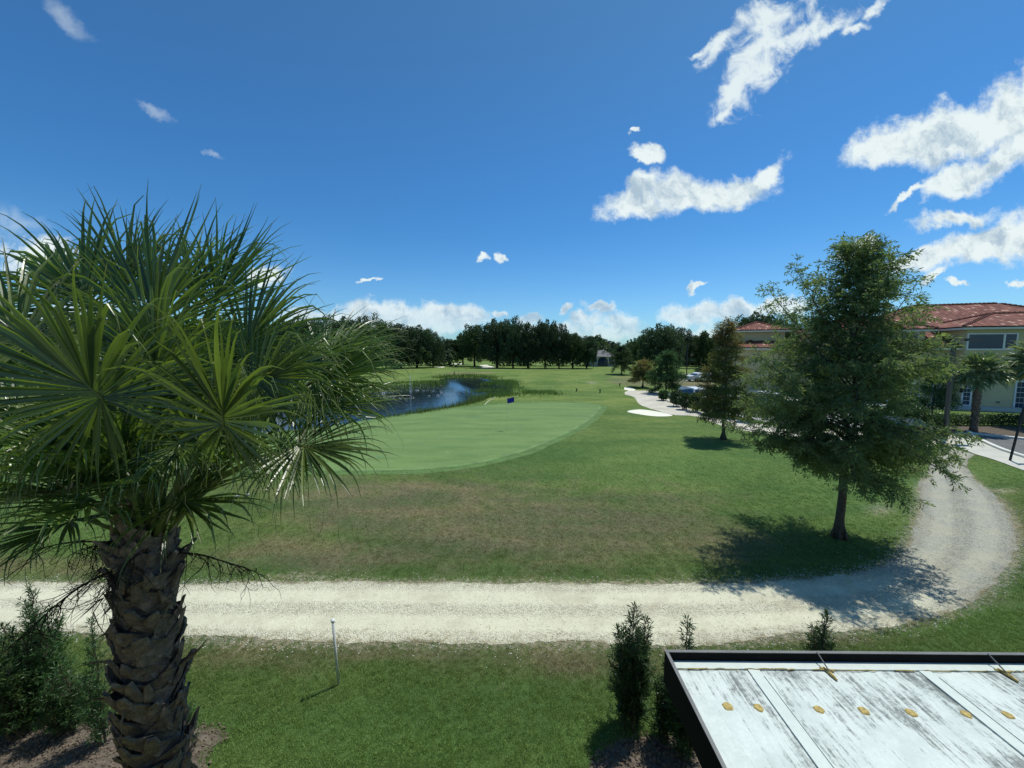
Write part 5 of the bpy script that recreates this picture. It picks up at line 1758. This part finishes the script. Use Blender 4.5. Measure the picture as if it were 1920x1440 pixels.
# second storey block on the left of the front
MB().box(-9.6, -1.35, 2.6, 9.5, 4.9, 7.15).build('wall', M['stucco'], bld)
hip_roof(bld, -10.3, -.75, 1.95, 10.2, 7.45, .34)
# front wing
MB().box(.62, 12.4, .62, 7.5, -.1, 7.2).build('wall', M['stucco'], bld)
hip_roof(bld, 0, 13.0, 0, 9.0, 7.5, .31)
# far left wing
MB().box(-17.3, -9.0, 7.0, 16, -.1, 5.4).build('wall', M['stucco'], bld)
hip_roof(bld, -17.9, -8.6, 6.2, 16.6, 5.65, .3)
MB().box(-16.6, -11.5, 9.0, 14.5, 5.0, 7.6).build('wall', M['stucco'], bld)
hip_roof(bld, -17.2, -10.9, 8.3, 15.2, 7.85, .35)
MB().box(-17.3, 13.4, -2.2, .6, -.05, .14).build('terrace', M['concrete'], bld)


def window(parent, n0, pxa, pya, pxb, pyb, mull=(), rows=0, cols=0, name='window'):
    s0, z1 = hit(pxa, pya, n0); s1, z0 = hit(pxb, pyb, n0)
    fw = .11
    mb = MB(); y0, y1 = n0 - .07, n0 + .02
    mb.box(s0, s1, y0, y1, z1 - fw, z1); mb.box(s0, s1, y0, y1, z0, z0 + fw)
    mb.box(s0, s0 + fw, y0, y1, z0 + fw, z1 - fw); mb.box(s1 - fw, s1, y0, y1, z0 + fw, z1 - fw)
    xs_ = [s0 + fw]
    for mm in mull:
        sm, _ = hit(mm, pya, n0); mb.box(sm - .07, sm + .07, y0 + .005, y1, z0 + fw, z1 - fw); xs_ += [sm - .07, sm + .07]
    xs_.append(s1 - fw)
    for r_i in range(1, rows):
        zz = z0 + fw + (z1 - z0 - 2 * fw) * r_i / rows; mb.box(s0 + fw, s1 - fw, y0 + .03, y1 - .01, zz - .018, zz + .018)
    for c_i in range(1, cols):
        ss = s0 + fw + (s1 - s0 - 2 * fw) * c_i / cols; mb.box(ss - .018, ss + .018, y0 + .035, y1 - .012, z0 + fw, z1 - fw)
    w_ = mb.build(name, M['white'], parent)
    for a, b in zip(xs_[::2], xs_[1::2]):
        MB().box(a, b, n0 - .035, n0 - .02, z0 + fw, z1 - fw).build('pane', M['glass'], w_)
    return w_


window(bld, .62, 1814, 625, 1906, 656, mull=(1884,))
window(bld, .62, 1925, 625, 2020, 656, mull=(1990,))
window(bld, .62, 1804.5, 718, 1819, 761, rows=5, cols=2, name='french_door')
window(bld, .62, 1904, 714, 1936, 768, rows=5, cols=4, name='french_door')
window(bld, 1.9, 1748, 718, 1768, 760, rows=5, cols=3, name='french_door')
window(bld, 1.9, 1700, 718, 1722, 760, rows=5, cols=3, name='french_door')
window(bld, 1.9, 1640, 718, 1664, 760, rows=5, cols=3, name='french_door')
window(bld, 2.6, 1690, 622, 1722, 640, cols=3)
for px_, py_, n0 in ((1771, 731, 1.9), (1801, 732, .62), (1788, 718, 1.9)):
    s_, z_ = hit(px_, py_, n0)
    mb = MB().box(s_ - .09, s_ + .09, n0 - .22, n0 - .03, z_ - .18, z_ + .12); mb.tube([(s_, n0 - .13, z_ + .12), (s_, n0 - .13, z_ + .24)], [.13, .02], 6); mb.box(s_ - .03, s_ + .03, n0 - .06, n0 + .01, z_ - .05, z_ + .05)
    mb.build('wall_lantern', M['black_metal'], bld)
for px_, py_ in ((1871, 754),):
    s_, z_ = hit(px_, py_, .62); MB().box(s_ - .12, s_ + .12, .58, .63, z_ - .06, z_ + .06).build('vent', M['grey_metal'], bld)
MB().box(.615, .64, .50, .615, 6.4, 6.6).build('trim', M['trim'], bld)

# bench on the terrace
s_, z_ = hit(1793, 757, 1.2); wb = OB + E * s_ + Nn_ * 1.2
bn = empty('bench', (wb.x, wb.y, .14), -TH); tag(bn, 'small dark bench against the yellow wall beside the french door', 'bench')
MB().box(-.65, .65, -.22, .22, .42, .46).build('seat', M['grey_metal'], bn)
mb = MB()
for k in range(3): mb.box(-.65, .65, .20, .23, .55 + k * .13, .63 + k * .13)
mb.build('backrest', M['grey_metal'], bn)
for sx in (-.58, .54):
    for sy in (-.2, .19): MB().box(sx, sx + .05, sy, sy + .05, 0, .42 if sy < 0 else .9).build('leg', M['grey_metal'], bn)
# lawn strip lies in the ground sheet; little post lamp in it
b = G(1748, 790)

# ------------------------------------------------------------------ small palms by the building
M['pfar'] = leafmat('far_palm_frond', (0.08, 0.15, 0.065), (0.30, 0.36, 0.18), 0.25, 0.4, 0.5, tipcol=(.28, .24, .13))


def small_palm(px_, by, ty, crown_w, label, seed):
    b = G(px_, by); e = empty('palm_tree', (b.x, b.y, 0)); tag(e, label, 'palm tree', 'small cabbage palms before the building')
    r_ = np.random.default_rng(seed); H = Q(px_, ty, b.y).z; zt = H - crown_w * .42
    zs_ = np.linspace(-.05, zt, 12)
    MB().tube([(0, 0, z) for z in zs_], [.24 if z < .3 else .17 + .02 * math.sin(z * 9) for z in zs_], 12).build('trunk', M['boot'], e, True)
    for k in range(60):
        z = .25 + (zt - .3) * k / 60; o = bpy.data.objects.new('boot', boot_meshes[k % 12]); COL.objects.link(o); o.parent = e
        o.location = (0, 0, z); o.rotation_euler = (0, 0, k * R(137.5)); o.scale = (.85, .85, .9)
    for k in range(34):
        a = k * R(137.5); f = (k + .5) / 34; el = R(80 - 115 * f)
        d = Vector((math.cos(a) * math.cos(el), math.sin(a) * math.cos(el), math.sin(el))); pl = crown_w * .24
        h = Vector((0, 0, zt)) + d * pl * r_.uniform(.8, 1.2)
        side_ = Vector((-math.sin(a), math.cos(a), 0)); tipd = (d + Vector((0, 0, -.3 - .3 * f))).normalized(); nr = side_.cross(tipd); nr = nr if nr.z > 0 else -nr
        make_frond(e, Vector((0, 0, zt - .1)), h, tipd, nr, (0, 0, 0), seed=seed + k, mat=M['pfar'], Rl=crown_w * .30, droop=.6, spread=115, nseg=20, stations=6, wid=1.35)
    return e


small_palm(1825, 808, 664, 2.9, 'small cabbage palm in the mulch before the yellow wall', 200)
small_palm(1944, 800, 634, 4.2, 'cabbage palm whose crown pokes in from the right edge of the picture', 300)

# ------------------------------------------------------------------ lamp post, sign post
lb = G(1771, 822)
lp = empty('lamp_post', (lb.x, lb.y, 0)); tag(lp, 'square bronze lamp post with a flat arm lamp before the building', 'lamp post')
LT = Q(1789, 640, lb.y).z
MB().box(-.085, .085, -.085, .085, -.05, LT).build('pole', M['grey_metal'], lp)
MB().tube([(0, 0, LT - .02), (.32, -.1, LT + .06), (.55, -.18, LT + .06)], .04, 6).build('arm', M['grey_metal'], lp)
mb = MB(); mb.box(.45, 1.35, -.38, .02, LT + .02, LT + .12); mb.box(.55, 1.0, -.33, -.03, LT + .12, LT + .17); mb.build('lamp_head', M['grey_metal'], lp)

sb = G(1893, 864)
sg = empty('sign_post', (sb.x, sb.y, 0)); tag(sg, 'thin black sign post at the right edge beside the concrete walk', 'sign')
tp_ = Q(1920, 764, sb.y) - Vector((sb.x, sb.y, 0))
MB().tube([(0, 0, -.1), tuple(tp_)], .05, 6).build('post', M['black_metal'], sg)
d_ = tp_.normalized()
mb = MB(); 
for z0 in (0,): mb.box(-.03, .42, -.012, .012, -.75, -.02)
Mx = Matrix.Translation(tp_)
mb.build('panel', M['black_metal'], sg, M=Mx)

# ------------------------------------------------------------------ parked cars
M['carw'] = simple('white_car_paint', (0.70, 0.72, 0.72), .25, var=.02, spec=.6)
M['card'] = simple('dark_car_paint', (0.020, 0.026, 0.045), .2, var=.05, spec=.7)
M['cars'] = simple('silver_car_paint', (0.36, 0.37, 0.38), .25, metal=.5, var=.03)
M['tyre'] = simple('tyre', (0.02, 0.02, 0.02), .8)
M['rimm'] = simple('wheel_rim', (0.45, 0.46, 0.47), .35, metal=.8)
M['redl'] = simple('tail_lamp', (0.35, 0.02, 0.015), .3)


def car(px_, by, rz, paint, label, suv=False):
    b = G(px_, by); e = empty('parked_car', (b.x, b.y, .03), rz); tag(e, label, 'car', 'cars parked beyond the shrubs')
    L_, W_ = 4.6, 1.82; H_ = 1.72 if suv else 1.45
    prof = [(-2.3, .35), (-2.32, .72), (-2.2, .92), (-1.9, 1.0)] + ([(-1.85, 1.05), (-1.6, H_ - .06)] if suv else [(-1.35, 1.03), (-.75, H_ - .05)]) + [(-.4, H_), (.35, H_ - .02), (1.15, 1.0), (1.9, .9), (2.25, .72), (2.3, .38), (1.85, .25), (-1.85, .25)]
    def sect(pr, w_, z_taper):
        V_ = []; n = len(pr)
        for sy in (-1, 1):
            for (x_, z_) in pr:
                ww = w_ / 2 * (1 - .20 * max(0, (z_ - .95)) / (H_ - .95)) - (.06 if z_ < .4 else 0) - .05 * (abs(x_) / 2.3) ** 3
                V_.append((x_, sy * ww, z_))
        F_ = [tuple(range(n)), tuple(range(n, 2 * n))[::-1]] + [(i_, (i_ + 1) % n, (i_ + 1) % n + n, i_ + n) for i_ in range(n)]
        return V_, F_
    mb = MB(); mb.add(*sect(prof, W_, 0)); o = mb.build('body', paint, e)
    md = o.modifiers.new('bevel', 'BEVEL'); md.width = .05; md.segments = 2
    # glass: side windows and screens, slightly proud
    zr = H_ - .10; xr0, xr1 = ((-1.62, .95) if suv else (-1.05, .95))
    for sy in (-1, 1):
        y0 = sy * (W_ / 2 * .98 + .004); y1 = sy * (W_ / 2 * .82 + .004)
        MB().add([(xr0 - .1, y0, 1.02), (xr1, y0, 1.02), (.35, y1, zr), (xr0 + (.12 if suv else .45), y1, zr)], [(0, 1, 2, 3)]).build('side_window', M['glass'], e)
    x_a, x_b = (1.17, .40)
    MB().add([(x_a + .01, -.78, 1.02), (x_a + .01, .78, 1.02), (x_b + .03, .66, zr + .04), (x_b + .03, -.66, zr + .04)], [(0, 1, 2, 3)]).build('windscreen', M['glass'], e)
    xa, xb = ((-1.88, -1.66) if suv else (-1.37, -.80))
    MB().add([(xa - .01, -.76, 1.08), (xa - .01, .76, 1.08), (xb - .02, .66, zr), (xb - .02, -.66, zr)], [(0, 1, 2, 3)]).build('rear_window', M['glass'], e)
    for sx in (-1.4, 1.42):
        for sy in (-1, 1):
            wn = MB().tube([(sx, sy * .70, .33), (sx, sy * .915, .33)], .33, 16).build('wheel', M['tyre'], e)
            MB().tube([(sx, sy * .90, .33), (sx, sy * .922, .33)], .20, 12).build('rim', M['rimm'], wn)
    for sy in (-1, 1):
        MB().box(2.18, 2.30, sy * .66 - .16, sy * .66 + .16, .64, .78).build('headlight', M['white'], e)
        MB().box(-2.33, -2.22, sy * .70 - .12, sy * .70 + .12, .74, .90).build('tail_light', M['redl'], e)
    return e


car(1293, 758, R(100), M['carw'], 'white car showing between the first path shrubs', True)
car(1424, 770, R(95), M['carw'], 'white car roof showing left of the tall cypress', True)
car(1335, 716, R(10), M['carw'], 'white car in the far lot behind the rusty cypress', False)
car(1360, 717, R(5), M['cars'], 'silver car in the far lot right of the rusty cypress trunk', False)
car(1312, 715, R(15), M['carw'], 'white car at the left end of the far lot', False)
car(1683, 830, R(30), M['card'], 'dark blue car glimpsed through the tall cypress', False)

# ------------------------------------------------------------------ far pale houses
M['farwall'] = simple('far_cream_wall', (.36, .37, .33), .9, var=.1, scale=.8)
def house(px_, by, wm_, hm, label, arch=True):
    b = G(px_, by); e = empty('far_house', (b.x, b.y, -.1)); tag(e, label, 'house')
    w2 = wm_ / 2
    MB().box(-w2, w2, 0, 8, 0, hm * .62).build('wall', M['farwall'], e)
    mb = MB(); z = hm * .62; o_ = .5
    mb.add([(-w2 - o_, -o_, z), (w2 + o_, -o_, z), (w2 + o_, 8 + o_, z), (-w2 - o_, 8 + o_, z), (-w2 * .35, 4, hm), (w2 * .35, 4, hm)], [(0, 1, 5, 4), (1, 2, 5), (2, 3, 4, 5), (3, 0, 4), (3, 2, 1, 0)])
    M.setdefault('shingle', simple('grey_shingles', (.15, .155, .155), .9, var=.15, scale=1.5))
    mb.build('roof', M['shingle'], e)
    n = 12; V_ = [(-1.6, -.03, 0.05), (1.6, -.03, 0.05)] + [(1.6 * math.cos(PI * k / n), -.03, 1.6 + 1.5 * math.sin(PI * k / n)) for k in range(n + 1)]
    if arch: MB().add(V_, [(0, 1) + tuple(range(2, n + 3))]).build('arched_window', M['glass'], e)
    for sx in (-w2 * .65, w2 * .65):
        fr = MB().box(sx - .9, sx + .9, -.06, .0, 1.2, 3.0).build('window', M['white'], e)
        MB().box(sx - .75, sx + .75, -.075, -.062, 1.35, 2.85).build('pane', M['glass'], fr)
    return e


house(1130, 687.2, 8, 5.2, 'pale cream house with an arched window at the far end of the fairway')
house(1291, 683, 12, 5.0, 'small pale house glimpsed among trees beyond the far lawn', False)

# small stakes and signs along the course
M['stake'] = simple('dark_stake', (0.07, 0.055, 0.03), .8)
for px_, by, h_, lab in [(1025, 694, .9, 'dark marker at the foot of the grove right of the fairway mound'), (1125, 738, .45, 'small dark stake left of the sandy path end'),
                         (1081, 737, .35, 'small stake in the fairway above the green'), (1162, 726, .4, 'small dark stake at the brown patch left of the little tree'), (852, 706, .6, 'dark stake on the far bank of the pond')]:
    b = G(px_, by); e = empty('stake', (b.x, b.y, hz(b.x, b.y) - .05)); tag(e, lab, 'stake')
    MB().box(-.06, .06, -.06, .06, 0, h_).build('post', M['stake'], e)
    MB().box(-.09, .09, -.09, .09, h_, h_ + .08).build('cap', M['stake'], e)
# slim lamp post in the far lot
b = G(1287, 709); e = empty('lamp_post', (b.x, b.y, 0)); tag(e, 'thin dark lamp post in the far parking island', 'lamp post')
MB().tube([(0, 0, -.05), (0, 0, 6.2)], .09, 6).build('pole', M['black_metal'], e)
MB().box(-.5, .5, -.15, .15, 6.2, 6.32).build('lamp_head', M['black_metal'], e)
e = leafy('bush', [(b.x + k * 1.0 - 3, b.y, .35, .6, .35) for k in range(8)], 900, .25, .15, M['oak'], 'low dark planting around the far lot lamp post', 'bush', seed=98, stem=False)
